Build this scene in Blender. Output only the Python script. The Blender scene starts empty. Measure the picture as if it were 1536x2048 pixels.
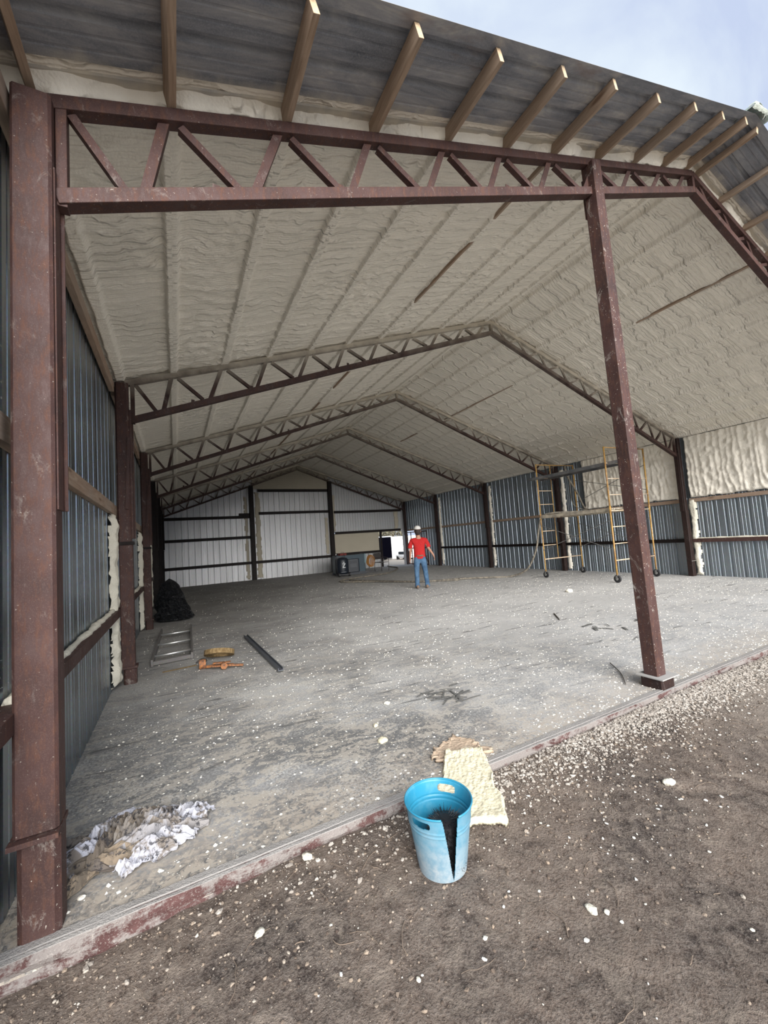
import bpy, math, random
import numpy as np
from mathutils import Vector, Matrix
random.seed(7); rng = np.random.default_rng(7)
S = bpy.context.scene
COL = S.collection
# ------------------------------------------------------------------ camera
def rot_axes(p, r, y):
    fwd = Vector((math.sin(y)*math.cos(p), math.cos(y)*math.cos(p), math.sin(p)))
    r0 = Vector((math.cos(y), -math.sin(y), 0)); u0 = r0.cross(fwd)
    return math.cos(r)*r0 + math.sin(r)*u0, -math.sin(r)*r0 + math.cos(r)*u0, fwd
FPX = 806.18
CAM = Vector((0.459, -2.345, 1.5))
rt, up, fw = rot_axes(0.0700, -0.0690, 0.4800)
cd = bpy.data.cameras.new('camera'); cam = bpy.data.objects.new('camera', cd); COL.objects.link(cam)
cd.sensor_fit = 'HORIZONTAL'; cd.sensor_width = 36.0; cd.lens = 36.0*FPX/1536; cd.clip_end = 500; cd.clip_start = .02
M = Matrix((rt, up, -fw)).transposed().to_4x4(); M.translation = CAM
cam.matrix_world = M
S.camera = cam
# ------------------------------------------------------------------ light, sky, exposure
EXPOSURE = 1.05
SUN_E, SUN_ELEV, SUN_AZ, SUN_ANGLE = 4.0, 23.0, -12.0, 50.0
SKY = 0.49
S.view_settings.view_transform = 'Standard'; S.view_settings.look = 'None'
S.view_settings.exposure = EXPOSURE; S.view_settings.gamma = 1.0; S.view_settings.use_curve_mapping = False
S.cycles.max_bounces = 12; S.cycles.diffuse_bounces = 7; S.cycles.glossy_bounces = 4
W = bpy.data.worlds.new('overcast_sky'); S.world = W; W.use_nodes = True
wn = W.node_tree; wn.nodes.clear()
def wnode(t, **k):
    n = wn.nodes.new(t)
    for a, b in k.items(): setattr(n, a, b)
    return n
tc = wnode('ShaderNodeTexCoord'); mp = wnode('ShaderNodeMapping'); mp.inputs['Scale'].default_value = (1.1, 2.2, 1.4)
mp.inputs['Rotation'].default_value = (0, .3, .9)
nz = wnode('ShaderNodeTexNoise'); nz.inputs['Scale'].default_value = 2.6; nz.inputs['Detail'].default_value = 6; nz.inputs['Roughness'].default_value = .52
nz.inputs['Distortion'].default_value = .4
cr = wnode('ShaderNodeValToRGB'); e = cr.color_ramp.elements
e[0].position = .38; e[0].color = (.58, .67, .88, 1); e[1].position = .66; e[1].color = (.80, .90, .99, 1)
bg = wnode('ShaderNodeBackground'); bg.inputs['Strength'].default_value = SKY
wo = wnode('ShaderNodeOutputWorld')
wn.links.new(tc.outputs['Generated'], mp.inputs['Vector']); wn.links.new(mp.outputs[0], nz.inputs['Vector'])
wn.links.new(nz.outputs['Fac'], cr.inputs['Fac']); wn.links.new(cr.outputs['Color'], bg.inputs['Color']); wn.links.new(bg.outputs[0], wo.inputs[0])
sd = bpy.data.lights.new('veiled_sun', 'SUN'); sd.energy = SUN_E; sd.angle = math.radians(SUN_ANGLE); sd.color = (1.0, .97, .93)
sun = bpy.data.objects.new('veiled_sun', sd); COL.objects.link(sun); sun.location = (0, -10, 12)
a, el = math.radians(SUN_AZ), math.radians(SUN_ELEV)
sdir = Vector((math.sin(a)*math.cos(el), -math.cos(a)*math.cos(el), math.sin(el)))   # towards the sun
sun.rotation_euler = sdir.to_track_quat('Z', 'Y').to_euler()

# ------------------------------------------------------------------ helpers
class G:
    def __init__(s, name, rough=.8, metal=0., spec=.5):
        s.m = bpy.data.materials.new(name); s.m.use_nodes = True; s.t = s.m.node_tree
        s.b = s.t.nodes['Principled BSDF']; s.b.inputs['Roughness'].default_value = rough; s.b.inputs['Metallic'].default_value = metal
        s.b.inputs['Specular IOR Level'].default_value = spec
    def n(s, t, **k):
        x = s.t.nodes.new(t)
        for a, b in k.items(): setattr(x, a, b)
        return x
    def put(s, inp, v):
        if isinstance(v, bpy.types.NodeSocket): s.t.links.new(v, inp)
        elif v is not None:
            if inp.type == 'RGBA' and not isinstance(v, (int, float)): v = (*v[:3], 1)
            inp.default_value = v
    def pos(s): return s.n('ShaderNodeNewGeometry').outputs['Position']
    def obj(s): return s.n('ShaderNodeTexCoord').outputs['Object']
    def map(s, v, sc=(1, 1, 1), loc=(0, 0, 0), rot=(0, 0, 0)):
        x = s.n('ShaderNodeMapping'); s.put(x.inputs[0], v); x.inputs['Scale'].default_value = sc; x.inputs['Location'].default_value = loc
        x.inputs['Rotation'].default_value = rot; return x.outputs[0]
    def noise(s, v, scale=5, det=4, rough=.55, dist=0):
        x = s.n('ShaderNodeTexNoise'); s.put(x.inputs['Vector'], v); x.inputs['Scale'].default_value = scale
        x.inputs['Detail'].default_value = det; x.inputs['Roughness'].default_value = rough; x.inputs['Distortion'].default_value = dist
        return x.outputs['Fac']
    def vor(s, v, scale=5, feat='F1', rnd=1.0, out='Distance'):
        x = s.n('ShaderNodeTexVoronoi', feature=feat); s.put(x.inputs['Vector'], v); x.inputs['Scale'].default_value = scale
        x.inputs['Randomness'].default_value = rnd; return x.outputs[out]
    def ramp(s, f, *st):
        x = s.n('ShaderNodeValToRGB'); s.put(x.inputs[0], f); e = x.color_ramp.elements
        while len(e) < len(st): e.new(.5)
        for i, (p, c) in enumerate(st):
            e[i].position = p; e[i].color = (c, c, c, 1) if isinstance(c, (int, float)) else (*c, 1)
        return x.outputs[0]
    def mix(s, f, a, b, bt='MIX'):
        x = s.n('ShaderNodeMix', data_type='RGBA', blend_type=bt); s.put(x.inputs[0], f); s.put(x.inputs[6], a); s.put(x.inputs[7], b)
        return x.outputs[2]
    def math(s, op, a, b=0., c=None):
        x = s.n('ShaderNodeMath', operation=op); s.put(x.inputs[0], a); s.put(x.inputs[1], b)
        if c is not None: s.put(x.inputs[2], c)
        return x.outputs[0]
    def sep(s, v): x = s.n('ShaderNodeSeparateXYZ'); s.put(x.inputs[0], v); return x.outputs
    def bump(s, h, st=.4, d=.01, nrm=None):
        x = s.n('ShaderNodeBump'); s.put(x.inputs['Height'], h); x.inputs['Strength'].default_value = st; x.inputs['Distance'].default_value = d
        if nrm is not None: s.put(x.inputs['Normal'], nrm)
        return x.outputs[0]
    def out(s, col=None, rough=None, nrm=None, metal=None):
        if col is not None: s.put(s.b.inputs['Base Color'], col)
        if rough is not None: s.put(s.b.inputs['Roughness'], rough)
        if nrm is not None: s.put(s.b.inputs['Normal'], nrm)
        if metal is not None: s.put(s.b.inputs['Metallic'], metal)
        return s.m
def flat(name, c, rough=.6, metal=0., spec=.5):
    return G(name, rough, metal, spec).out(c)

class MB:
    def __init__(s): s.v = []; s.f = []
    def add(s, vs, fs):
        o = len(s.v); s.v += [tuple(p) for p in vs]; s.f += [tuple(i+o for i in f) for f in fs]; return s
    def box(s, a, b):
        (x0, y0, z0), (x1, y1, z1) = a, b
        return s.add([(x, y, z) for z in (z0, z1) for y in (y0, y1) for x in (x0, x1)],
                     [(0, 2, 3, 1), (4, 5, 7, 6), (0, 1, 5, 4), (2, 6, 7, 3), (0, 4, 6, 2), (1, 3, 7, 5)])
    def cbox(s, a, b, c=.006):
        """box with chamfered long (vertical) edges"""
        (x0, y0, z0), (x1, y1, z1) = a, b
        ring = [(x0+c, y0), (x1-c, y0), (x1, y0+c), (x1, y1-c), (x1-c, y1), (x0+c, y1), (x0, y1-c), (x0, y0+c)]
        return s.prism(ring, z0, z1)
    def prism(s, ring, z0, z1):
        n = len(ring); v = [(x, y, z0) for x, y in ring]+[(x, y, z1) for x, y in ring]
        return s.add(v, [tuple(range(n))[::-1], tuple(range(n, 2*n))]+[(i, (i+1) % n, n+(i+1) % n, n+i) for i in range(n)])
    def bar(s, p, q, w, h, upv=(0, 0, 1)):
        """rectangular bar from p to q, w across, h along upv"""
        p, q = Vector(p), Vector(q); d = (q-p).normalized(); u = Vector(upv); r = d.cross(u).normalized(); u = r.cross(d).normalized()
        vs = []
        for c in (p, q):
            for a, b in ((-1, -1), (1, -1), (1, 1), (-1, 1)): vs.append(c+r*(a*w/2)+u*(b*h/2))
        return s.add(vs, [(0, 3, 2, 1), (4, 5, 6, 7), (0, 1, 5, 4), (1, 2, 6, 5), (2, 3, 7, 6), (3, 0, 4, 7)])
    def angle(s, p, q, w, t, side, upv):
        """L-section from p to q: one leg w wide across, other leg w deep along upv"""
        p, q = Vector(p), Vector(q); d = (q-p).normalized(); u = Vector(upv).normalized(); r = d.cross(u).normalized()*side
        prof = [(0, 0), (w, 0), (w, t), (t, t), (t, w), (0, w)]
        vs = [c+r*(a-w/2)+u*b for c in (p, q) for a, b in prof]; n = 6
        return s.add(vs, [tuple(range(n)), tuple(range(n, 2*n))[::-1]]+[(i, n+i, n+(i+1) % n, (i+1) % n) for i in range(n)])
    def tube(s, pts, r, n=10, cap=True):
        pts = [Vector(p) for p in pts]; rs = r if isinstance(r, (list, tuple)) else [r]*len(pts)
        t = (pts[1]-pts[0]).normalized(); a = t.orthogonal().normalized(); vs = []
        for i, p in enumerate(pts):
            t = (pts[min(i+1, len(pts)-1)]-pts[max(i-1, 0)]).normalized()
            a = (a-t*a.dot(t)).normalized(); b = t.cross(a)
            for k in range(n):
                w = 2*math.pi*k/n; vs.append(p+a*(rs[i]*math.cos(w))+b*(rs[i]*math.sin(w)))
        fs = [(i*n+k, i*n+(k+1) % n, (i+1)*n+(k+1) % n, (i+1)*n+k) for i in range(len(pts)-1) for k in range(n)]
        if cap: fs += [tuple(range(n))[::-1], tuple(range((len(pts)-1)*n, len(pts)*n))]
        return s.add(vs, fs)
    def lathe(s, prof, n=24, c=(0, 0, 0), ax='z', cap=False):
        vs = []
        for r, h in prof:
            for k in range(n):
                w = 2*math.pi*k/n; x, y = r*math.cos(w), r*math.sin(w)
                p = (x, y, h) if ax == 'z' else (h, x, y) if ax == 'x' else (y, h, x)
                vs.append((p[0]+c[0], p[1]+c[1], p[2]+c[2]))
        fs = [(i*n+k, i*n+(k+1) % n, (i+1)*n+(k+1) % n, (i+1)*n+k) for i in range(len(prof)-1) for k in range(n)]
        if cap: fs += [tuple(range(n))[::-1], tuple(range((len(prof)-1)*n, len(prof)*n))]
        return s.add(vs, fs)
    def mesh(s, name, smooth=False):
        me = bpy.data.meshes.new(name); me.from_pydata([tuple(map(float, v)) for v in s.v], [], s.f); me.update()
        if smooth: me.polygons.foreach_set('use_smooth', [True]*len(me.polygons))
        return me
def obj(name, me, m=None, parent=None, loc=None, rot=None, smooth=False, bev=0, solid=0, sub=0):
    if isinstance(me, MB): me = me.mesh(name, smooth)
    o = bpy.data.objects.new(name, me); COL.objects.link(o)
    if m and not me.materials: me.materials.append(m)
    if parent: o.parent = parent
    if loc: o.location = loc
    if rot: o.rotation_euler = rot
    if solid: x = o.modifiers.new('s', 'SOLIDIFY'); x.thickness = solid; x.offset = 0
    if sub: x = o.modifiers.new('u', 'SUBSURF'); x.levels = x.render_levels = sub
    if bev: x = o.modifiers.new('b', 'BEVEL'); x.width = bev; x.segments = 2; x.limit_method = 'ANGLE'
    return o
def tag(o, label=None, cat=None, group=None, kind=None):
    if label: o['label'] = label
    if cat: o['category'] = cat
    if group: o['group'] = group
    if kind: o['kind'] = kind
    return o
def thing(name, label, cat, loc=(0, 0, 0), rz=0, group=None, kind='thing'):
    o = bpy.data.objects.new(name, None); COL.objects.link(o); o.location = loc; o.rotation_euler = (0, 0, rz); o.empty_display_size = .1
    return tag(o, label, cat, group, kind)
def struct(name, label, me=None, m=None):
    o = obj(name, me, m) if me is not None else bpy.data.objects.new(name, None)
    if me is None: COL.objects.link(o)
    return tag(o, label, None, None, 'structure')
def kids(o): return [c for c in o.children]
def copy_tree(o, parent=None):
    c = o.copy(); COL.objects.link(c)
    if parent: c.parent = parent
    for ch in list(o.children): copy_tree(ch, c)
    return c
# numpy value noise
def _h(ix, iy, seed):
    n = (ix.astype(np.int64)*374761393 + iy.astype(np.int64)*668265263 + seed*1442695041) & 0xffffffff
    n = ((n ^ (n >> 13))*1274126177) & 0xffffffff
    return ((n ^ (n >> 16)) & 0xffff)/65535.0
def vn(x, y, seed=0):
    x = np.asarray(x, float); y = np.asarray(y, float)
    ix, iy = np.floor(x), np.floor(y); fx, fy = x-ix, y-iy
    fx = fx*fx*(3-2*fx); fy = fy*fy*(3-2*fy)
    a, b, c, d = _h(ix, iy, seed), _h(ix+1, iy, seed), _h(ix, iy+1, seed), _h(ix+1, iy+1, seed)
    return a+(b-a)*fx+(c-a)*fy+(a-b-c+d)*fx*fy
def fbm(x, y, o=4, seed=0, g=.5):
    r = 0; a = 1; t = 0
    for i in range(o): r = r+a*vn(x*2**i+i*17.3, y*2**i-i*9.1, seed+i); t += a; a *= g
    return r/t
def sst(a, b, x): t = np.clip((x-a)/(b-a), 0, 1); return t*t*(3-2*t)
def grid_mesh(name, P, keep=None, smooth=True, flip=False):
    """P: (n,m,3) array of points"""
    n, m = P.shape[:2]; idx = np.arange(n*m).reshape(n, m)
    q = np.stack([idx[:-1, :-1], idx[1:, :-1], idx[1:, 1:], idx[:-1, 1:]], -1)
    if flip: q = q[..., ::-1]
    if keep is not None:
        k = keep[:-1, :-1] & keep[1:, :-1] & keep[1:, 1:] & keep[:-1, 1:]; q = q[k]
    q = q.reshape(-1, 4); v = P.reshape(-1, 3)
    if keep is not None:
        u, inv = np.unique(q, return_inverse=True); v = v[u]; q = inv.reshape(-1, 4)
    return np_mesh(name, v, q, smooth)
def np_mesh(name, v, q, smooth=True):
    me = bpy.data.meshes.new(name); k = q.shape[1]
    me.vertices.add(len(v)); me.vertices.foreach_set('co', np.ascontiguousarray(v, dtype=np.float32).ravel())
    me.loops.add(q.size); me.loops.foreach_set('vertex_index', np.ascontiguousarray(q, dtype=np.int32).ravel())
    me.polygons.add(len(q)); me.polygons.foreach_set('loop_start', np.arange(0, q.size, k, dtype=np.int32))
    me.polygons.foreach_set('use_smooth', np.full(len(q), smooth)); me.update(calc_edges=True); me.validate()
    return me

# ------------------------------------------------------------------ building measures (metres)
WD = 12.52; HALF = 6.26; SL = .323
FY = [0.0, 3.60, 7.55, 11.30, 15.12, 18.38]          # truss planes
YB = 18.55; XL, XR = -.235, WD+.235                   # cladding planes
PX = [-.10, .50, 1.15, 1.78, 2.43, 3.07, 3.69, 4.36, 5.00, 5.60, 6.13]
def zpur(x): return 3.77+SL*(HALF-abs(HALF-x))        # underside of purlins (top of truss)
def zsh(x): return 3.864+SL*(HALF-abs(HALF-x))        # roof sheet underside
def zbot(x): return 3.20+.367*(HALF-abs(HALF-x))

# ------------------------------------------------------------------ materials
def m_steel(name, cream=0.0, dust=.35, dark=1.0):
    g = G(name, .6, spec=.3); p = g.pos()
    n1 = g.noise(p, 3.0, 5, .6); n2 = g.noise(g.map(p, (1, 1, .25)), 40, 4, .7)
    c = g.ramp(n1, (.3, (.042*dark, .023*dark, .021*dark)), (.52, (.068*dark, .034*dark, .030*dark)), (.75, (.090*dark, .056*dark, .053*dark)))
    c = g.mix(g.ramp(n2, (.5, 0), (.72, .55)), c, (.15*dark, .068*dark, .040*dark))
    fine = g.noise(p, 220, 3, .7)
    c = g.mix(g.ramp(fine, (.52, 0), (.68, .4)), c, (.15*dark, .095*dark, .082*dark))
    # dried foam and mortar dust in patches
    dn = g.noise(g.map(p, (1, 1, .6)), 9, 7, .8, .6); c = g.mix(g.ramp(dn, (.58, 0), (.70, dust)), c, (.50, .46, .41))
    sp = g.noise(p, 70, 2, .6); c = g.mix(g.ramp(sp, (.70, 0), (.73, dust*1.3)), c, (.62, .58, .50))
    if cream:
        x, y, z = g.sep(p)
        ax = g.math('ABSOLUTE', g.math('SUBTRACT', x, HALF))
        t = g.math('SUBTRACT', g.math('SUBTRACT', 3.77+SL*HALF, g.math('MULTIPLY', ax, SL)), z)      # distance below the purlins
        t = g.math('ADD', t, g.math('MULTIPLY', g.math('SUBTRACT', g.noise(p, 4, 4, .6), .5), .35))
        # interior frames stay brown near the eaves, creamier towards the ridge
        t = g.math('ADD', t, g.math('MULTIPLY', g.math('MULTIPLY', ax, ax), .004))
        c = g.mix(g.ramp(t, (.05, cream), (.22, .30*cream), (.42, 0)), c, (.56, .51, .42))
    g.out(c, g.ramp(n2, (.3, .52), (.7, .8)), g.bump(g.math('ADD', fine, g.math('MULTIPLY', n2, 2)), .35, .002))
    return g.m
STEEL = m_steel('oxide_brown_steel', dust=.24)
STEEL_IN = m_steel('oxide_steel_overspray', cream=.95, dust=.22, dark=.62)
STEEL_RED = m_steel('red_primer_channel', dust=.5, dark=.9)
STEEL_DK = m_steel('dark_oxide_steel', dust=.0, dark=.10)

def m_foam(name, base=(.90, .85, .745), bump=.9, rows=False):
    g = G(name, .9, spec=.2); p = g.pos()
    n1 = g.noise(p, 1.4, 5, .6); n2 = g.noise(p, 35, 5, .7, .3); n3 = g.vor(p, 55)
    c = g.mix(g.ramp(n1, (.35, 0), (.68, 1)), base, tuple(b*k for b, k in zip(base, (.93, .93, .93))))
    c = g.mix(g.ramp(n2, (.62, 0), (.8, .15)), c, tuple(b*.75 for b in base))
    h = g.math('ADD', n2, g.math('MULTIPLY', n3, -.5))
    if rows:
        x, y, z = g.sep(p); left = g.math('LESS_THAN', x, HALF)
        bay = g.math('FLOOR', g.math('DIVIDE', g.math('SUBTRACT', g.math('SUBTRACT', HALF, g.math('ABSOLUTE', g.math('SUBTRACT', x, HALF))), .5), .64))
        wob = g.math('MULTIPLY', g.math('SUBTRACT', g.noise(g.map(p, (2.2, .9, 1)), 1.6, 3, .5), .5), 3.0)
        def lines(per, pw, k):
            ph = g.math('ADD', g.math('ADD', g.math('DIVIDE', y, per), g.math('MULTIPLY', wob, k)), g.math('MULTIPLY', bay, .37))
            return g.math('POWER', g.math('MULTIPLY_ADD', g.math('SINE', g.math('MULTIPLY', ph, 6.2832)), .5, .5), pw)
        a = g.math('MULTIPLY', lines(.115, 5, 1.0), g.ramp(g.noise(p, 1.3, 3), (.38, .25), (.6, 1)))
        b = g.math('ADD', g.math('MULTIPLY', lines(.37, 26, .35), 1.4), g.math('MULTIPLY', lines(.05, 2, 1.2), .35))
        lr = g.math('ADD', g.math('MULTIPLY', a, left), g.math('MULTIPLY', b, g.math('SUBTRACT', 1., left)))
        fine = g.math('MULTIPLY', lines(.027, 2, 1.5), .22)
        h = g.math('ADD', g.math('MULTIPLY', h, .45), g.math('MULTIPLY', g.math('ADD', lr, fine), 1.3))
    g.out(c, None, g.bump(h, bump, .014 if rows else .008)); return g.m
FOAM = m_foam('cream_spray_foam'); FOAM_T = m_foam('shaded_tan_foam', (.44, .40, .32)); FOAM_C = m_foam('ceiling_spray_foam', bump=1.0, rows=True)  # FOAM_T: the board's tan, also darkens the back-wall foam for shade
FOAM_W = m_foam('pale_spray_foam', (.78, .74, .62))
FOAM_Y = m_foam('yellow_foam_slab', (.74, .68, .50), .8)

def m_metal(name, base=(.42, .47, .52), metal=.85, rough=.34, dirt=.25, specks=0):
    g = G(name, rough, metal); p = g.pos()
    sp = g.vor(p, 90, out='Color'); n = g.noise(g.map(p, (1, 1, .15)), 3, 5, .6)
    c = g.mix(.10, base, sp, 'OVERLAY'); c = g.mix(g.ramp(n, (.4, 0), (.75, dirt)), c, (.30, .29, .27))
    if specks:
        d = g.noise(p, 60, 3, .6); k = g.ramp(g.noise(p, 2.2, 4, .6), (.5, 0), (.7, 1)); f = g.math('MULTIPLY', g.ramp(d, (.63, 0), (.67, specks)), k)
        c = g.mix(f, c, (.75, .72, .62)); g.put(g.b.inputs['Metallic'], g.math('SUBTRACT', metal, g.math('MULTIPLY', f, metal)))
    g.out(c, g.math('ADD', rough-.05, g.math('MULTIPLY', n, .18)), g.bump(g.noise(p, 1.6, 2), .05, .02)); return g.m
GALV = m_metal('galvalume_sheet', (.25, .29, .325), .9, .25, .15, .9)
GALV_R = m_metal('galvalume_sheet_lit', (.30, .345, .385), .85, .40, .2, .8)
GALV_B = m_metal('galvalume_sheet_white', (.47, .475, .485), .55, .42, .2)
ALU = m_metal('scuffed_aluminium', (.72, .72, .70), .9, .38, .3)

def m_under():
    g = G('sooty_roof_underside', .7, .15); p = g.pos()
    st = g.noise(g.map(p, (.5, 2.2, 1)), 2.2, 6, .7, .5); fi = g.noise(p, 120, 3, .7)
    c = g.ramp(st, (.30, (.10, .11, .13)), (.46, (.19, .20, .225)), (.58, (.30, .30, .31)), (.72, (.52, .49, .44)))
    c = g.mix(g.ramp(fi, (.45, 0), (.7, .45)), c, (.33, .335, .35))
    # tan overspray drifting out from the foam edge
    x, y, z = g.sep(p); t = g.math('ADD', y, g.math('MULTIPLY', g.noise(g.map(p, (1, .4, 1)), 2.6, 4, .6), .42))
    c = g.mix(g.ramp(t, (-.02, 0), (.15, .9)), c, (.62, .56, .45))
    r = g.noise(g.map(p, (.8, 3, 1), (5, 0, 0)), 1.7, 4, .6); c = g.mix(g.ramp(r, (.62, 0), (.72, .45)), c, (.17, .10, .075))
    g.out(c, None, g.bump(fi, .3, .003)); return g.m
UNDER = m_under()
ROOFTOP = m_metal('weathered_roof_top', (.4, .46, .42), .5, .5)

def m_wood(name, a=(.27, .185, .125), b=(.42, .315, .23), axis='y', grey=0):
    g = G(name, .75, spec=.3); p = g.pos(); sc = {'y': (9, .7, 9), 'x': (.7, 9, 9)}[axis]
    n = g.noise(g.map(p, sc), 3.2, 5, .6, 1.2); r = g.noise(g.map(p, tuple(k*5 for k in sc)), 2.5, 3, .6); big = g.noise(p, 1.1, 3)
    c = g.ramp(n, (.3, a), (.7, b)); c = g.mix(g.ramp(r, (.5, 0), (.7, .35)), c, tuple(k*.55 for k in a))
    c = g.mix(g.ramp(big, (.4, 0), (.7, .4+grey)), c, (.33, .285, .24))
    kn = g.vor(g.map(p, (6, 1.3, 6)), 1.0); c = g.mix(g.ramp(kn, (.05, .7), (.12, 0)), c, (.13, .07, .04))
    g.out(c, None, g.bump(r, .3, .002)); return g.m
WOOD = m_wood('raw_pine')
WOOD_END = m_wood('cut_pine_end', (.52, .37, .22), (.66, .50, .33))
WOOD_OLD = m_wood('weathered_pine', (.27, .17, .115), (.42, .32, .24), grey=.25)

def m_floor():
    g = G('dusty_concrete', .82, spec=.25); p = g.pos(); x, y, z = g.sep(p)
    big = g.noise(p, .45, 5, .6, .4)
    c = g.ramp(big, (.30, (.23, .23, .235)), (.50, (.30, .298, .293)), (.70, (.37, .365, .355)))
    # scuffed dust: streaky, strongest near the front edge
    d1 = g.noise(g.map(p, (1.0, 2.1, 1), rot=(0, 0, .35)), 3.2, 8, .72, 1.5)
    d2 = g.noise(g.map(p, (1, 1, 1)), 26, 5, .75, .8)
    dd = g.math('ADD', g.math('MULTIPLY', d1, .6), g.math('MULTIPLY', d2, .42))
    front = g.ramp(g.math('MULTIPLY', y, .25), (.0, 1.0), (.85, .35))
    c = g.mix(g.math('MULTIPLY', g.ramp(g.noise(p, .8, 4, .6), (.38, .0), (.50, 1.)), front), c, (.115, .115, .115))
    c = g.mix(g.math('MULTIPLY', g.ramp(dd, (.50, 0), (.535, .9)), front), c, (.41, .375, .325))
    scr = g.noise(g.map(p, (2.2, 16, 1), rot=(0, 0, .55)), 3.0, 6, .75, 1.2); scr2 = g.noise(g.map(p, (18, 2.5, 1), rot=(0, 0, .2)), 2.5, 5, .75, 1.5)
    c = g.mix(g.math('MULTIPLY', g.ramp(g.math('MAXIMUM', scr, scr2), (.60, 0), (.68, .75)), front), c, (.46, .43, .39))
    # white foam dust
    w = g.noise(g.map(p, (1, 1.3, 1)), 1.1, 5, .65, .7); wf = g.noise(p, 60, 4, .7)
    c = g.mix(g.math('MULTIPLY', g.ramp(w, (.42, .1), (.68, .8)), g.ramp(wf, (.42, 0), (.60, .8))), c, (.70, .70, .68))
    v = g.vor(p, 16, rnd=1); k = g.ramp(g.noise(p, .9, 2), (.38, 0), (.55, 1))
    c = g.mix(g.math('MULTIPLY', g.ramp(v, (.09, 1), (.13, 0)), k), c, (.66, .63, .54))
    v = g.vor(p, 34, rnd=1); c = g.mix(g.math('MULTIPLY', g.ramp(v, (.10, .9), (.16, 0)), g.ramp(g.noise(p, 1.7, 2), (.36, 0), (.5, 1))), c, (.66, .63, .55))
    rgt = g.math('ADD', g.math('MULTIPLY', x, .16), g.math('MULTIPLY', g.math('SUBTRACT', big, .5), 1.4)); c = g.mix(g.math('MULTIPLY', g.ramp(rgt, (.25, 0), (.8, .6)), g.ramp(wf, (.30, .4), (.6, 1))), c, (.56, .56, .56))
    # dark scrape marks, spray shadow arc
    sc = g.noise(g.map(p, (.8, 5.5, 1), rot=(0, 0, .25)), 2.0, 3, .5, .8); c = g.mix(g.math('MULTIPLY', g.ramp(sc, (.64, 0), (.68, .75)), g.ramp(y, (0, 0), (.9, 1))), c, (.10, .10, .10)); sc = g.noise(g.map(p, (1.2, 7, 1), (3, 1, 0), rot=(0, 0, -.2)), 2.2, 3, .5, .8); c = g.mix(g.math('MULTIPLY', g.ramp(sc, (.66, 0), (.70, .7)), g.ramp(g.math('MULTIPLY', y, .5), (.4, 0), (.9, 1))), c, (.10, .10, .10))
    # darker and browner deep inside on the left
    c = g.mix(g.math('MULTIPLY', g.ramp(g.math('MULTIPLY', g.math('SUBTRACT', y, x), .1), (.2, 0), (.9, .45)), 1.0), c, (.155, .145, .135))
    # brown soil trodden in along the open edge
    e = g.math('ADD', y, g.math('MULTIPLY', g.noise(p, 2.2, 5, .7), 1.0))
    c = g.mix(g.math('MULTIPLY', g.ramp(e, (.38, .75), (.95, 0)), g.ramp(d2, (.38, 0), (.55, 1))), c, (.40, .345, .285))
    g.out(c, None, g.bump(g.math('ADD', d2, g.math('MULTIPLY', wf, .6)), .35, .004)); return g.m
FLOOR = m_floor()

def m_dirt():
    g = G('dry_dirt', .95, spec=.15); p = g.pos(); x, y, z = g.sep(p)
    n1 = g.noise(p, 1.3, 6, .65, .6); n2 = g.noise(p, 14, 7, .72, .4); n3 = g.noise(p, 90, 4, .7)
    c = g.ramp(n1, (.36, (.066, .054, .050)), (.46, (.120, .094, .080)), (.55, (.185, .142, .115)), (.68, (.26, .205, .165)))
    c = g.mix(g.ramp(n2, (.42, .0), (.66, .8)), c, (.29, .24, .20)); c = g.mix(g.ramp(n2, (.28, .85), (.44, 0)), c, (.045, .036, .032))
    c = g.mix(g.ramp(n3, (.48, 0), (.66, .6)), c, (.31, .27, .235)); c = g.mix(g.ramp(n3, (.32, .6), (.44, 0)), c, (.04, .033, .03))
    # pale crushed foam and grit beside the slab, heaviest around the middle post
    dx = g.math('ABSOLUTE', g.math('SUBTRACT', x, 4.6)); e = g.math('ADD', g.math('MULTIPLY', dx, -.22), g.math('MULTIPLY', y, .95))
    e = g.math('ADD', e, g.math('MULTIPLY', n1, .95)); c = g.mix(g.math('MULTIPLY', g.ramp(e, (-.40, 0), (.16, .92)), g.ramp(n3, (.30, .75), (.55, 1))), c, (.40, .35, .305))
    tr = g.noise(g.map(p, (1, 1, 1), (7, 3, 0)), 5.5, 7, .75, 1.2); c = g.mix(g.ramp(tr, (.54, 0), (.62, .6)), c, (.33, .275, .225))
    # pale ground at right; unseen far yard paled to bounce light onto the ceiling
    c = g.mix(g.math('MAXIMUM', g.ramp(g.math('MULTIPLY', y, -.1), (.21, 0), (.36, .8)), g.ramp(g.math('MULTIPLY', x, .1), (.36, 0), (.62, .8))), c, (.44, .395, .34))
    g.out(c, None, g.bump(g.math('ADD', g.math('MULTIPLY', n2, 1.6), n3), 1.0, .016)); return g.m
DIRT = m_dirt()

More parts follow.
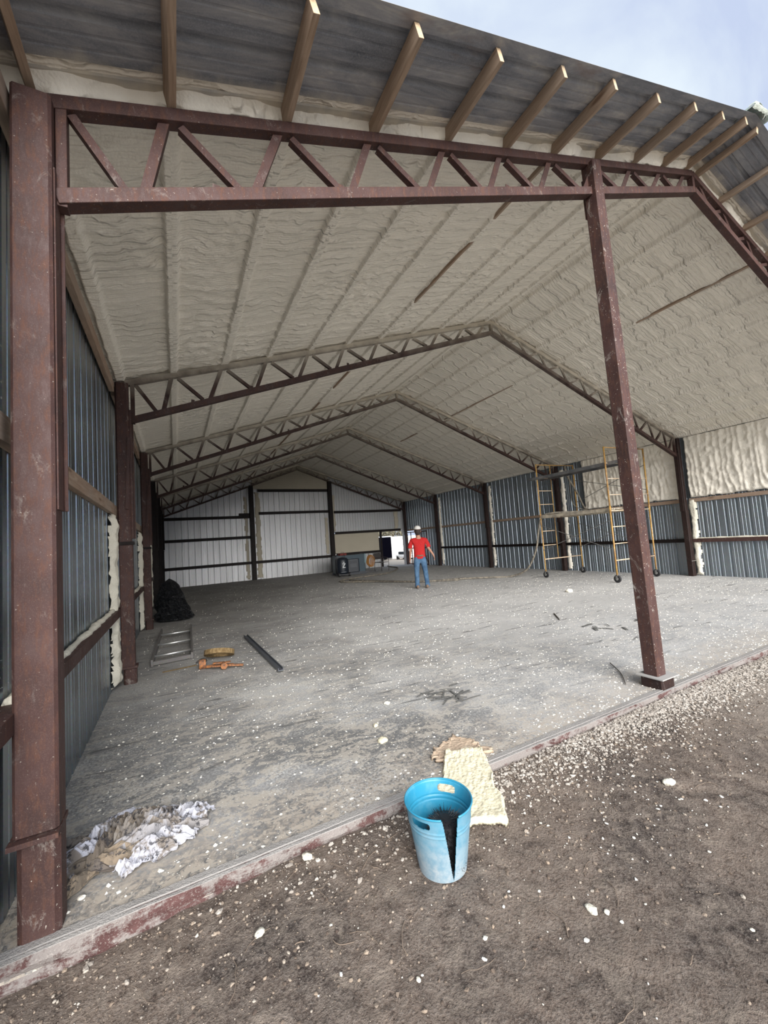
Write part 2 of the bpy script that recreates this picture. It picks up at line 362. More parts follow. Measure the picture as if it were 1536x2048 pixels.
# ------------------------------------------------------------------ ground
def axis(*seg):
    out = []
    for a, b, st in seg: out += list(np.arange(a, b-1e-9, st))
    out.append(seg[-1][1]); return np.array(out)
gx = axis((-45, -5, 4), (-5, -.6, .3), (-.6, 3.6, .013), (3.6, 7.5, .024), (7.5, 14, .1), (14, 20, .5), (20, 70, 4))
gy = axis((-45, -5, 4), (-5, -2.6, .2), (-2.6, -1.6, .03), (-1.6, -.12, .012), (-.12, 19.5, 1.6), (19.5, 32, .5), (32, 90, 4))
X, Y = np.meshgrid(gx, gy, indexing='ij')
def dirt_z(x, y):
    x = np.asarray(x, float); y = np.asarray(y, float)
    base = -.088+.048*sst(-.2, 1.2, x)+.012*sst(2.5, 4.3, x)-.02*sst(4.6, 6.5, x)
    base = base-.05*sst(.0, 1.2, -y-.19)
    r = .020*(fbm(x*3, y*3, 4, 3)-.5)+.012*(fbm(x*14, y*14, 3, 11)-.5)
    rut = np.exp(-((y+.45+.55*(x-2.2))/.05)**2)*(fbm(x*5, y*5, 2, 5)-.2)*.02*sst(1.9, 2.4, x)
    inside = sst(-.30, .3, y)*sst(19.2, 18.2, y)
    return base+r-rut-inside*.12
Z = dirt_z(X, Y)
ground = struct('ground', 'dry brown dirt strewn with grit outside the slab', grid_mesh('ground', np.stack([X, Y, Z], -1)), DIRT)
ground.name = 'ground'
# loose stones, one scattered mass
def pebbles(name, n, place, size, m, flatk=.6, seed=3, label='', octa=False):
    r = np.random.default_rng(seed)
    t = (1+5**.5)/2
    V0 = np.array([(-1, t, 0), (1, t, 0), (-1, -t, 0), (1, -t, 0), (0, -1, t), (0, 1, t), (0, -1, -t), (0, 1, -t), (t, 0, -1), (t, 0, 1), (-t, 0, -1), (-t, 0, 1)])/1.9
    F0 = np.array([(0, 11, 5), (0, 5, 1), (0, 1, 7), (0, 7, 10), (0, 10, 11), (1, 5, 9), (5, 11, 4), (11, 10, 2), (10, 7, 6), (7, 1, 8), (3, 9, 4), (3, 4, 2), (3, 2, 6), (3, 6, 8), (3, 8, 9), (4, 9, 5), (2, 4, 11), (6, 2, 10), (8, 6, 7), (9, 8, 1)])
    if octa: V0 = np.array([(1, 0, 0), (.3, .95, 0), (-.8, .6, 0), (-.8, -.6, 0), (.3, -.95, 0), (0, 0, 1)])*1.; F0 = np.array([(0, 1, 5), (1, 2, 5), (2, 3, 5), (3, 4, 5), (4, 0, 5)])
    P = place(r, n); n = len(P); s = size(r, n); nv = len(V0)
    V = V0[None]*r.uniform(.6, 1.3, (n, nv, 1)); V = V*np.stack([r.uniform(.7, 1.4, n), r.uniform(.7, 1.2, n), r.uniform(.4, .9, n)*flatk/.6], -1)[:, None]
    a = r.uniform(0, 6.28, n); ca, sa = np.cos(a)[:, None], np.sin(a)[:, None]
    V = np.stack([V[..., 0]*ca-V[..., 1]*sa, V[..., 0]*sa+V[..., 1]*ca, V[..., 2]], -1)*s[:, None, None]+P[:, None]
    F = F0[None]+(np.arange(n)*nv)[:, None, None]
    o = obj(name, np_mesh(name, V.reshape(-1, 3), F.reshape(-1, 3), False), m); return tag(o, label, None, None, 'stuff')
def m_peb(name, *cols):
    g = G(name, .9, spec=.2); v = g.n('ShaderNodeNewGeometry').outputs['Random Per Island']
    st = [(i/(len(cols)-1), c) for i, c in enumerate(cols)]
    c = g.ramp(v, *st); g.out(c, None, g.bump(g.noise(g.pos(), 150, 3), .5, .003)); return g.m
PEB = m_peb('gravel_stone', (.08, .06, .05), (.15, .115, .09), (.24, .195, .155), (.32, .25, .19), (.40, .36, .31))
PEBW = m_peb('foam_grit', (.30, .265, .23), (.40, .36, .315), (.50, .46, .41), (.22, .185, .155))
CHIP = m_peb('foam_chip', (.74, .71, .63), (.82, .80, .74), (.78, .74, .62), (.82, .81, .77))
def pl_dirt(r, n):
    x = r.uniform(-.5, 6.5, n); y = -.2-np.abs(r.normal(0, .55, n)); y = np.maximum(y, -1.9); return np.stack([x, y, dirt_z(x, y)+.002], -1)
pebbles('gravel', 14000, pl_dirt, lambda r, n: .0016+.008*r.random(n)**7, PEB, seed=3, label='small stones and grit scattered over the brown dirt')
def pl_edge(r, n):
    x = np.clip(r.normal(4.3, 1.35, n), .1, 9); y = -.2-np.abs(r.normal(0, .17, n)); return np.stack([x, y, dirt_z(x, y)+.003], -1)
pebbles('foam_grit_gravel', 16000, pl_edge, lambda r, n: .0025+.012*r.random(n)**4, PEBW, seed=4, label='pale crushed foam and grit heaped along the slab edge')
def pl_chipd(r, n):
    x = np.concatenate([r.uniform(-.3, 5, n//3), r.normal(3.1, .9, n-n//3)]); y = np.concatenate([r.uniform(-1.7, -.22, n//3), r.normal(-.75, .28, n-n//3)])
    k = y < -.2; x, y = x[k], y[k]; return np.stack([x, y, dirt_z(x, y)+.003], -1)
pebbles('foam_chip_litter', 420, pl_chipd, lambda r, n: .003+.007*r.random(n)**2.5, CHIP, .35, seed=5, label='white foam chips littered over the dirt')
def pl_chipf(r, n):
    x = r.uniform(-.1, 12.4, n); y = -.1+18.3*r.random(n)**1.7; d = fbm(x*1.1, y*.9, 3, 44); k = (d+r.random(n)*.4 > .50+.14*sst(2, 7, y-x)) & (r.random(n) > .75*sst(1.8, .3, y)*sst(4.5, 1.5, x))
    x, y = x[k], y[k]; return np.stack([x, y, x*0-.001], -1)
pebbles('foam_flake_litter', 90000, pl_chipf, lambda r, n: .0022+.012*r.random(n)**6, CHIP, .5, seed=6, label='small cream foam flakes littered over the grey concrete floor', octa=True)

# ------------------------------------------------------------------ floor slab and its steel edge
mb = MB().box((XL-.03, -.185, -.30), (XR+.03, YB+.06, 0.0))
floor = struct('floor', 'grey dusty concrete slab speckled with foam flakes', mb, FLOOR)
def m_edge():
    g = G('dusty_red_edge_steel', .75, spec=.3); p = g.pos(); x, y, z = g.sep(p)
    n = g.noise(g.map(p, (.6, 1, 2)), 4.5, 6, .7, .8); f = g.noise(p, 110, 3, .7)
    c = g.ramp(g.noise(p, 9, 4), (.35, (.07, .032, .030)), (.65, (.12, .06, .056)))
    up = g.ramp(z, (.001, 0), (.004, 1)); dust = g.ramp(g.math('ADD', g.math('MULTIPLY', n, .6), g.math('MULTIPLY', g.noise(p, 17, 5, .75), .4)), (.45, 0), (.52, .92))
    # the top flange is trodden grey, the drop keeps more of its red paint
    c = g.mix(dust, c, (.26, .235, .22)); c = g.mix(g.math('MULTIPLY', up, g.ramp(g.math('ADD', n, g.math('MULTIPLY', f, .3)), (.36, 0), (.5, .95))), c, (.34, .325, .31))
    c = g.mix(g.ramp(f, (.55, 0), (.7, .5)), c, (.46, .42, .38))
    g.out(c, None, g.bump(g.math('ADD', f, n), .8, .01)); return g.m
EDGE = m_edge()
ex = np.arange(-1.3, XR+.2, .03); prof = [(-.119, .0005), (-.121, .006), (-.160, .0065), (-.163, .002), (-.170, .002), (-.173, .006), (-.188, .005), (-.190, -.03), (-.186, -.06), (-.190, -.09), (-.190, -.16)]
P = np.zeros((len(ex), len(prof), 3))
for j, (yy, zz) in enumerate(prof):
    P[:, j, 0] = ex; P[:, j, 1] = yy+(.004*(vn(ex*6, ex*0+j, 21)-.5)+.012*(vn(ex*11, ex*0+j, 23)-.7)*(j > 6))*(j > 4); P[:, j, 2] = zz+.004*(vn(ex*7, ex*0+j*3.3, 22)-.5)*(0 < j < 8)
e_ = obj('edge_angle', grid_mesh('edge_angle', P, smooth=False), EDGE, floor); tag(e_, 'red steel angle capping the slab edge, smeared grey')

# ------------------------------------------------------------------ ribbed sheet
def rib_profile(width, pitch, depth=.026, phase=.5, minor=True):
    pts = [(0, 0)]; k = int(round(width/pitch))
    for i in range(k):
        c = (i+phase)*pitch
        if minor:
            for q in (-.34, -.16) if i or phase > .34 else (): pts += []
        pts += [(c-.028, 0), (c-.011, depth), (c+.011, depth), (c+.028, 0)]
        if minor:
            for q in (.36, .64):
                d = c+q*pitch
                if d < width-.02: pts += [(d-.010, 0), (d-.005, .0045), (d+.005, .0045), (d+.010, 0)]
    pts.append((width, 0)); return pts
def sheet_mesh(name, width, pitch, z0, ztop, depth=.026, phase=.5, minor=True):
    """sheet in local XZ, ribs towards +Y; ztop(u) gives the upper edge"""
    pr = rib_profile(width, pitch, depth, phase, minor); b = MB()
    lo = [(u, d, z0(u) if callable(z0) else z0) for u, d in pr]; hi = [(u, d, ztop(u) if callable(ztop) else ztop) for u, d in pr]; n = len(pr)
    b.add(lo+hi, [(i, i+1, n+i+1, n+i) for i in range(n-1)]); return b.mesh(name)
# ---- side walls.  Left wall: local X -> +Y world, ribs outward (-X)
ZTL = zsh(XL)+.0
wall_left = struct('wall_left', 'left side wall of ribbed galvanised sheets')
PL = .262
lm = sheet_mesh('wall_panel', 4*PL, PL, .0, ZTL)
for i in range(20):
    y = -.62+i*4*PL
    if y > YB-.3: break
    w = min(4*PL, YB-y)
    me = lm if w > 4*PL-.01 else sheet_mesh('wall_panel', w, PL, .0, ZTL)
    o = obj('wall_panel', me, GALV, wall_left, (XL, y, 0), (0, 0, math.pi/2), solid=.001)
wall_right = struct('wall_right', 'right side wall of ribbed galvanised sheets')
PR = .242
rm = sheet_mesh('wall_panel', 4*PR, PR, .0, ZTL)
def hmesh(w, z0): return sheet_mesh('wall_panel', w, PR, z0, ZTL)
y = YB
# rot -90deg: local X -> -Y world, ribs outward +X
while y > -.5:
    w = min(4*PR, y+.5); z0 = 0.
    if y > 17.4: w = min(w, y-17.35); z0 = 1.95
    me = rm if (abs(w-4*PR) < .001 and z0 == 0) else hmesh(w, z0)
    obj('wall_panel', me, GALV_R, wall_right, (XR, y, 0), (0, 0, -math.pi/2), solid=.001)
    y -= w
# ---- back wall
wall_back = struct('wall_back', 'rear gable wall of pale ribbed sheets with dark girts')
PB = .268
x = XL
while x < XR-.01:
    w = min(4*PB, XR-x); z0 = 0.
    segs = []
    if x < 7.9 and x+w > 8.0: w = 8.0-x
    if abs(x-8.0) < .02 or (x > 8.0 and x < 10.9):
        if x+w > 10.95: w = 10.95-x
        segs = [(0, .86), (2.08, None)]
    elif x >= 10.94 and x < 12.4:
        w = min(w, 12.46-x); segs = [(2.06, None)]
    else: segs = [(0, None)]
    for a, b in segs:
        xx = x; fine = x > 7.99
        zt = (lambda u, xx=xx: zsh(xx+u)) if b is None else b
        obj('wall_panel', sheet_mesh('wall_panel', w, .16 if fine else PB, a, zt, .016 if fine else .026, minor=not fine), GALV_B, wall_back, (x, YB, 0), solid=.001)
    x += w
bb = MB().box((8.12, YB-.06, .93), (10.85, YB-.03, 2.04))
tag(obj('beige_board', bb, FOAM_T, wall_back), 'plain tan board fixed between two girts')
def girt(parent, a, b, w, h, m, upv=(0, 0, 1), name='girt'): return obj(name, MB().bar(a, b, w, h, upv), m, parent, bev=.003)
for a, b, z in ((-.1, 3.75, 3.12), (-.1, 3.75, 2.11), (-.1, 7.9, .85), (4.2, 7.95, 3.28), (4.2, 7.9, 4.43), (8.2, 12.4, 3.22), (8.2, 12.3, 2.07), (8.2, 10.95, .90)):
    girt(wall_back, (a, YB-.10, z), (b, YB-.10, z), .08, .13, STEEL_DK)
girt(wall_back, (3.25, YB-.12, 3.24), (3.75, YB-.12, 3.24), .08, .12, STEEL_DK)
for xp, w in ((3.85, .20), (7.98, .20)):
    obj('post', MB().cbox((xp-w/2, YB-.30, 0), (xp+w/2, YB-.12, zpur(xp)-.35)), STEEL_DK, wall_back)
obj('door_jamb', MB().cbox((10.92, YB-.14, 0), (11.02, YB-.02, 2.06)), STEEL_DK, wall_back)

# ------------------------------------------------------------------ girts and foam on side walls
for i in range(5):
    y0, y1 = FY[i]-.0, FY[i+1]-.14
    o = girt(wall_left, (XL+.025, y0 if i else -.6, 2.10), (XL+.025, y1, 2.10), .05, .125, WOOD_OLD, name='wood_girt')
    girt(wall_left, (XL+.045, y0 if i else -.6, .86), (XL+.045, y1, .86), .09, .085, STEEL_RED, name='steel_girt')
    girt(wall_left, (XL+.045, y0 if i else -.6, 3.62), (XL+.045, y1, 3.62), .05, .12, WOOD_OLD, name='wood_girt')
    if i < 4 or True:
        girt(wall_right, (XR-.025, y0 if i else -.4, 2.0), (XR-.025, y1, 2.0), .05, .095, WOOD_OLD, name='wood_girt')
        if i < 4: girt(wall_right, (XR-.045, y0 if i else -.4, .93), (XR-.045, y1, .93), .09, .095, STEEL_DK if i else STEEL_RED, name='steel_girt')
def foam_patch(name, O, U, V, su, sv, thick, m, parent, seed=1, step=.02, edge=.08, drip=0., label=None, cut=None):
    """lumpy foam layer on a wall: O origin, U along, V up, normal = U x V"""
    O, U, V = (np.array(q, float) for q in (O, U, V)); N = np.cross(U, V)
    u = np.arange(0, su+1e-6, step); v = np.arange(0, sv+1e-6, step); A, B = np.meshgrid(u, v, indexing='ij')
    d = np.minimum(np.minimum(A, su-A), np.minimum(B, sv-B))
    if drip: d = np.minimum(np.minimum(A, su-A), np.minimum(B+.0, sv-B+edge*2))
    d = d-edge*1.1*(fbm(A*6, B*6, 3, seed)-.15)
    if cut is not None: d = np.minimum(d, cut(A, B))
    h = thick*sst(-.005, edge*.6, d)*(.65+.7*fbm(A*9, B*9, 3, seed+5))
    if drip:
        ridg = np.abs(np.sin((A*7+2.6*fbm(A*3, B*1.2, 3, seed+9))*math.pi))
        h = h*(.85+.26*(1-ridg)**1.5)+.012*fbm(A*30, B*12, 2, seed+2)*(d > 0)
    else: h = h+.014*fbm(A*28, B*28, 2, seed+2)*(d > 0)
    P = O+A[..., None]*U+B[..., None]*V+h[..., None]*N
    o = obj(name, grid_mesh(name, P, keep=(d > -.006)), m, parent)
    if label: o['label'] = label
    return o
# left wall (normal +X): U=+Y, V=+Z  -> UxV = +X
for i in (1, 2, 3, 4):
    w = (.0, .26, .22, .2, .2)[i]; yc = FY[i]-.13
    foam_patch('foam_strip', (XL+.004, yc-w, .0), (0, 1, 0), (0, 0, 1), w+.06, 2.06, .07, FOAM_W, wall_left, 10+i, .018, .09)
def bead(parent, x, z, y0, y1, r, seed):
    yy = np.arange(y0, y1, .03); rr = r*(.45+1.2*fbm(yy*7, yy*0+seed, 3, seed))
    pts = [(x+.012*(float(vn(v*4, 0, seed))-.5), float(v), z) for v in yy]
    obj('foam_bead', MB().tube(pts, [float(q) for q in rr], 8), FOAM_W, parent, smooth=True)
for i in range(3): bead(wall_left, XL+.035, .905, FY[i]+.02, FY[i+1]-.14, .026, 33+i)
bead(wall_right, XR-.04, .985, -.3, FY[1]-.14, .024, 70)
# right wall (normal -X): U=-Y, V=+Z -> (-Y)x(Z) = -X
foam_patch('foam_layer', (XR-.004, FY[1]-.15, 2.05), (0, -1, 0), (0, 0, 1), 3.6, 1.66, .085, FOAM, wall_right, 41, .022, .05, drip=1, label='cream foam sprayed over the upper sheets')
foam_patch('foam_layer', (XR-.004, FY[1]+2.95, 2.05), (0, -1, 0), (0, 0, 1), 2.95, 1.66, .080, FOAM, wall_right, 47, .025, .05, drip=1)
for i in (1, 2, 3, 4):
    yc = FY[i]-.13; w = .24
    foam_patch('foam_strip', (XR-.004, yc+.06, .0), (0, -1, 0), (0, 0, 1), w, 3.6 if i > 1 else 2.06, .06, FOAM_W if i == 1 else FOAM, wall_right, 60+i, .022, .09)
# back wall (normal -Y): U=+X, V=+Z -> X x Z = -Y
def back_cut(A, B): return zsh(HALF)-.02-.323*np.abs(A-(HALF-3.9))-(B+4.46)
foam_patch('foam_layer', (3.9, YB-.01, 4.46), (1, 0, 0), (0, 0, 1), 4.1, 1.45, .05, FOAM_T, wall_back, 81, .05, .04, cut=back_cut, label='spray foam filling the gable peak, coloured darker for shade')
for x0, w, h0, h1 in ((3.46, .26, 0, 4.2), (3.98, .36, 0, 4.4), (7.6, .30, 0.9, 3.0), (8.08, .28, 2.1, 4.2), (11.9, .4, 2.1, 3.4)):
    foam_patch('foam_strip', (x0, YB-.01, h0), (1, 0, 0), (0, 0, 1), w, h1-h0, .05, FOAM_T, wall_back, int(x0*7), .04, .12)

# ------------------------------------------------------------------ ceiling foam (both slopes), purlins, roof sheets
ys = axis((-.17, 3.0, .0125), (3.0, 4.0, .018), (4.0, 8.0, .028), (8.0, YB-.0, .045))
def xs_half():
    c = set()
    for p in PX:
        for o in (-.075, -.06, -.048, -.038, -.029, -.018, 0, .018, .029, .038, .048, .06, .075): c.add(round(p+o, 4))
    for q in np.arange(XL, HALF, .024):
        if min(abs(q-p) for p in PX) > .085: c.add(round(float(q), 4))
    return np.array(sorted(k for k in c if XL <= k < HALF-.004)+[HALF])
hx = xs_half()
def foam_h(hxv, Yv, side):
    s = 0 if side == 0 else 500
    d = np.min(np.abs(hxv[None]-np.array(PX).reshape(-1, 1, 1)), axis=0); pid = np.argmin(np.abs(hxv[None]-np.array(PX).reshape(-1, 1, 1)), axis=0)
    bay = np.floor((hxv-.5)/.64)
    base = .040+.022*fbm(hxv*2.2, Yv*1.3, 3, s+1)
    # sprayed passes: wavy rows running across each bay
    amp = .35+1.1*vn(Yv*1.1+bay*3.7, bay*5.1, s+2)
    if side == 0: per, sharp, hgt, wob = .23, 5, .016, 1.0
    else: per, sharp, hgt, wob = .36, 34, .020, .25
    ph = Yv/per+wob*(.75*fbm(hxv*2.5+bay*7, Yv*1.2, 2, s+3)+.35*vn(hxv*9, Yv*2, s+4))+bay*.37
    rows = (.5+.5*np.cos(2*math.pi*ph))**sharp
    ph2 = Yv/.034+.8*fbm(hxv*4+bay*7, Yv*2.2, 2, s+13); rows2 = (.5+.5*np.cos(2*math.pi*ph2))**2
    h = base+hgt*rows*amp+.0045*rows2*vn(Yv*.8+bay*9, hxv*.5, s+15)
    # rough popcorn patches
    mask = sst(.56, .70, fbm(hxv*1.1+3, Yv*.9, 3, s+6)); near = sst(1.0, .2, np.abs(hxv-.55))*sst(2.6, .8, np.abs(Yv-2.0)) if side == 0 else 0
    mask = np.clip(mask+near*.6*vn(hxv*3, Yv*2, 77), 0, 1)
    h = h+mask*.045*(fbm(hxv*14, Yv*14, 3, s+7)-.3)+.009*fbm(hxv*20, Yv*20, 2, s+8)
    pur = .104+.004*fbm(hxv*8, Yv*8, 2, s+9)-h*0
    edge = .030+.016*fbm(Yv*5+pid*11, hxv*0+pid, 2, s+10)
    k = sst(edge+.022, edge, d); h = h*(1-k)+np.maximum(pur, h)*k
    # one purlin on the left slope was barely covered; gaps show its wood
    bare = (pid == 6)*sst(.055, .03, d)*sst(.42, .52, vn(Yv*1.1, Yv*0, 91)+.25*sst(4.5, 1.5, Yv)) if side == 0 else (pid == 7)*sst(.05, .03, d)*sst(.55, .65, vn(Yv*.8, Yv*0, 95))
    h = h-bare*.05
    return h
Ps = []
for side in (0, 1):
    A, B = np.meshgrid(hx, ys, indexing='ij'); h = foam_h(A, B, side)
    lim = -.02-.13*fbm(A*2.6, A*0+side*3, 4, 31)                     # ragged front edge of the sprayed foam
    fr = sst(0, .05, B-lim); pd = np.min(np.abs(A[None]-np.array(PX).reshape(-1, 1, 1)), axis=0)
    lump = .050*sst(.16, .02, B)*fbm(A*7, B*7+side*9, 3, 33)*sst(.03, .09, pd)
    h = np.where(B < .0, np.minimum(h, .060), h)*fr+lump*fr-.012*(1-fr); Bn = B
    x = A if side == 0 else WD-A
    P = np.stack([x, Bn, 3.864+SL*A-h*1.03], -1)
    Ps.append(P)
# join the two slopes along the ridge
PP = np.concatenate([Ps[0], Ps[1][::-1][1:]], 0)
ceiling = struct('ceiling', 'cream spray foam over both roof slopes', grid_mesh('ceiling', PP, flip=False), FOAM_C)
allx = PX+[WD-p for p in PX]
for k, p in enumerate(sorted(allx)):
    n = Vector((-SL if p < HALF else SL, 0, 1)).normalized()
    c = Vector((p, 0, zpur(p)+.0448/n.z)); t0, t1 = -.645+random.uniform(-.012, .012), YB-.02
    b = MB().bar((c.x, t0, c.z), (c.x, t1, c.z), .038, .089, n)
    me = b.mesh('purlin'); me.materials.append(WOOD); me.materials.append(WOOD_END); me.polygons[0].material_index = 1
    obj('purlin', me, None, ceiling, bev=.002)
n = 4; RW = 4*.229
def roof_sheet(width):
    pr = rib_profile(width, .229, .030); b = MB(); L = (HALF+.47)
    vs = [(s*L, u, (s*L)*SL+d) for s in (0, 1) for u, d in pr]; k = len(pr)
    b.add(vs, [(i, k+i, k+i+1, i+1) for i in range(k-1)])
    me = b.mesh('roof_sheet'); me.materials.append(UNDER); return me
y = -.70; rs = roof_sheet(RW)
while y < YB:
    w = min(RW, YB+.1-y); me = rs if w > RW-.01 else roof_sheet(w)
    for sgn in (1, -1):
        o = obj('roof_sheet', me, None, ceiling, (-.47 if sgn > 0 else WD+.47, y, 3.866-.47*SL)); o.scale = (sgn, 1, 1)
        md = o.modifiers.new('s', 'SOLIDIFY'); md.thickness = .001; md.offset = 1
    y += w
b = MB(); zr = zsh(HALF)
pts = [(-.19, -.075), (-.185, -.05), (-.02, .035), (.02, .035), (.185, -.05), (.19, -.075)]
b.add([(HALF+dx, yy, zr+dz+.04) for yy in (-.75, YB+.1) for dx, dz in pts], [(i, 6+i, 7+i, i+1) for i in range(5)])
tag(obj('ridge_cap', b, ROOFTOP, ceiling, solid=.004), 'folded metal ridge cap')
foam_patch('foam_lump', (HALF-.16, -.72, zr-.05), (1, 0, 0), (0, .35, 1), .32, .1, .05, m_foam('aged_foam', (.40, .43, .38)), ceiling, 5, .012, .03)
# ------------------------------------------------------------------ trusses
BT = [.03, .5, 1.13, 1.76, 2.41, 3.02, 3.65, 4.31, 4.95, 5.55, 6.10]
BBn = [.33, .90, 1.54, 2.18, 2.80, 3.42, 4.06, 4.70, 5.28, 5.83]
def make_truss(name, label, m, y, group):
    t = thing(name, label, 'roof truss', (0, y, 0), 0, group)
    yc = -.04
    for s in (0, 1):
        fx = (lambda x: x) if s == 0 else (lambda x: WD-x)
        g = MB()
        # bottom chord: boxed channel
        a, b = (fx(.0), yc, zbot(0)+.04), (fx(HALF), yc, zbot(HALF)+.04)
        g.bar(a, b, .08, .075); obj('bottom_chord', g, m, t, bev=.004)
        g = MB(); a, b = (fx(-.06), yc, zpur(-.06)-.038), (fx(HALF), yc, zpur(HALF)-.038)
        g.bar(a, b, .07, .07); obj('top_chord', g, m, t, bev=.004)
        def web(p, q, wd=.042):
            g = MB(); P, Q = (fx(p[0]), yc, p[1]), (fx(q[0]), yc, q[1]); g.angle(P, Q, wd, .006, 1, (0, 1, 0)); g.v = [(vx, vy-.012, vz) for vx, vy, vz in g.v]
            obj('web_brace', g, m, t)
        web((.06, zpur(.06)-.08), (.29, zbot(.29)+.07))
        for i in range(10):
            xb, xt = BBn[i], BT[i+1]
            web((xb+.035, zbot(xb)+.07), (xt-.03, zpur(xt)-.07), .05)
            if i < 9:
                xb2 = BBn[i+1]; web((xt+.05, zpur(xt)-.07), (xb2-.045, zbot(xb2)+.07))
        g = MB(); g.bar((fx(.022), yc, zbot(0)+.0), (fx(.022), yc, zpur(0)-.05), .06, .045, (1, 0, 0)); obj('end_post', g, m, t, bev=.003)
        for xq in (.72, 1.50, 3.05, 4.6, 5.5):
            g = MB(); g.angle((fx(xq), yc-.01, zbot(xq)+.072), (fx(xq+.004), yc-.01, zbot(xq)+.12), .04, .005, 1, (0, 1, 0)); obj('purlin_clip', g, m, t)
    g = MB(); g.bar((HALF, yc, zbot(HALF)+.02), (HALF, yc, zpur(HALF)-.02), .06, .05, (1, 0, 0)); obj('king_post', g, m, t, bev=.003)
    return t
T1 = make_truss('roof_truss', 'brown steel truss across the open front, bare of foam, nearest the camera', STEEL, 0.0, 'brown gable trusses')
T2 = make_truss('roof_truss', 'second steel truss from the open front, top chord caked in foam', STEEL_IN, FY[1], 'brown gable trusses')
for i, lb in ((2, 'third steel truss from the open front, foam dusted, in mid hall'), (3, 'fourth steel truss from the front, two short of the back wall'),
              (4, 'fifth steel truss, next to last before the back wall'), (5, 'last steel truss, set against the pale back wall')):
    c = copy_tree(T2); c.location = (0, FY[i], 0); c['label'] = lb

# ------------------------------------------------------------------ columns
def left_column(i, label, m, mlow):
    y = FY[i]; f = -.13
    t = thing('steel_column', label, 'column', (0, y, 0), 0, 'brown wall columns on the left')
    zt = 3.70
    if i == 0:
        g = MB().cbox((-.155, f, .41), (-.004, .0, zt), .012); s = obj('shaft', g, m, t)
        g = MB(); g.v = []; g.box((-.165, f-.03, .385), (.0, .01, .405)); o = obj('flange', g, m, t); 
        g = MB().cbox((-.145, f+.005, -.02), (-.002, -.002, .385), .02); obj('pedestal', g, STEEL_RED, t)
    else:
        g = MB().cbox((-.155, f, .21), (-.012, .0, 1.66), .010); obj('shaft', g, mlow, t)
        g = MB().cbox((-.165, f+.01, 1.70), (-.02, .0, zt), .02); obj('upper_shaft', g, m, t)
        g = MB().box((-.17, f-.015, 1.66), (.0, .01, 1.70)); obj('splice_plate', g, STEEL_DK, t)
        g = MB().box((-.165, f-.015, .185), (.012, .01, .21)); obj('flange', g, mlow, t)
        g = MB().cbox((-.135, f+.005, 0), (.0, -.005, .185), .02); obj('pedestal', g, mlow, t)
    # angle that carries the truss end
    g = MB(); g.box((-.004 if i == 0 else -.02, -.105, 1.735), (.004, .0, 3.36)); g.box((.004, -.010, 1.735), (.020, .0, 3.25)); obj('truss_shoe', g, m, t, bev=.003)
    if i:
        g = MB(); g.bar((-.06, f-.01, 2.1), (-.02, f-.01, 3.0), .03, .008, (0, 1, 0)); obj('strap', g, m, t)
    return t
left_column(0, 'rusty brown steel column at front left, filling the left of the view', STEEL, STEEL)
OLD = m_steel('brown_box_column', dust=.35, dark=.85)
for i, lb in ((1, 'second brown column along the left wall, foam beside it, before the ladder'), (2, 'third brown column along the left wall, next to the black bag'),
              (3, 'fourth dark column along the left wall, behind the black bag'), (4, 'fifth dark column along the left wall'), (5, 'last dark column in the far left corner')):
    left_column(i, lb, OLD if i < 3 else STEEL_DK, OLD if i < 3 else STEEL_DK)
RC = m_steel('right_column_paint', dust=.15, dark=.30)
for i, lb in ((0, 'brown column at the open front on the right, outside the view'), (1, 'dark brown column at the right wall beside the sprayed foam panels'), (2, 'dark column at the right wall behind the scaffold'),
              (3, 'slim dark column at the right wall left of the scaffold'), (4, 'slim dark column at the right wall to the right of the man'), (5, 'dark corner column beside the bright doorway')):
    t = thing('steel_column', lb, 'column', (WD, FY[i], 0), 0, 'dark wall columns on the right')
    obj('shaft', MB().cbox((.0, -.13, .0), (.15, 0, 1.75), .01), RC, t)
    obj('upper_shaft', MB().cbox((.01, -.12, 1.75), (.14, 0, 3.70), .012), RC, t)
    obj('truss_shoe', MB().box((-.02, -.09, 1.72), (.01, 0, 3.3)), RC, t, bev=.003)
    if i == 1: obj('tie_rod', MB().tube([(-.03, -.14, .40), (.27, -.17, .40)], .006, 6), ALU, t)
# middle post, leaning slightly
t = thing('steel_post', 'tall leaning brown box post standing at the slab edge, left of the far right', 'post', (4.345, -.055, 0), 0, None)
t['label'] = 'tall leaning brown box post standing alone on the slab edge'
POST = m_steel('middle_post_paint', dust=.75, dark=.95)
b = MB(); w = .065; zb_, zt_ = .105, 5.02; dx = -.112
ring = [(-w+.008, -w), (w-.008, -w), (w, -w+.008), (w, w-.008), (w-.008, w), (-w+.008, w), (-w, w-.008), (-w, -w+.008)]
lo = [(x, y, zb_) for x, y in ring]; hi = [(x+dx, y, zt_+.323*(x)*1.0+.06-.9*(y+w)*.0) for x, y in ring]
b.add(lo+hi, [tuple(range(8))[::-1], tuple(range(8, 16))]+[(i, (i+1) % 8, 8+(i+1) % 8, 8+i) for i in range(8)])
obj('shaft', b, POST, t)
obj('base_plate', MB().box((-.115, -.13, .092), (.15, .11, .102)), flat('dust_caked_plate', (.36, .35, .335), .9), t)
obj('pedestal', MB().cbox((-.095, -.11, -.08), (.10, .08, .092), .01), m_steel('post_pedestal', dust=.3, dark=.35), t)
b = MB(); b.bar((.0+dx*.98, .075, 4.55), (dx, .075, 4.95), .10, .012, (0, 1, 0)); obj('gusset', b, STEEL, t)

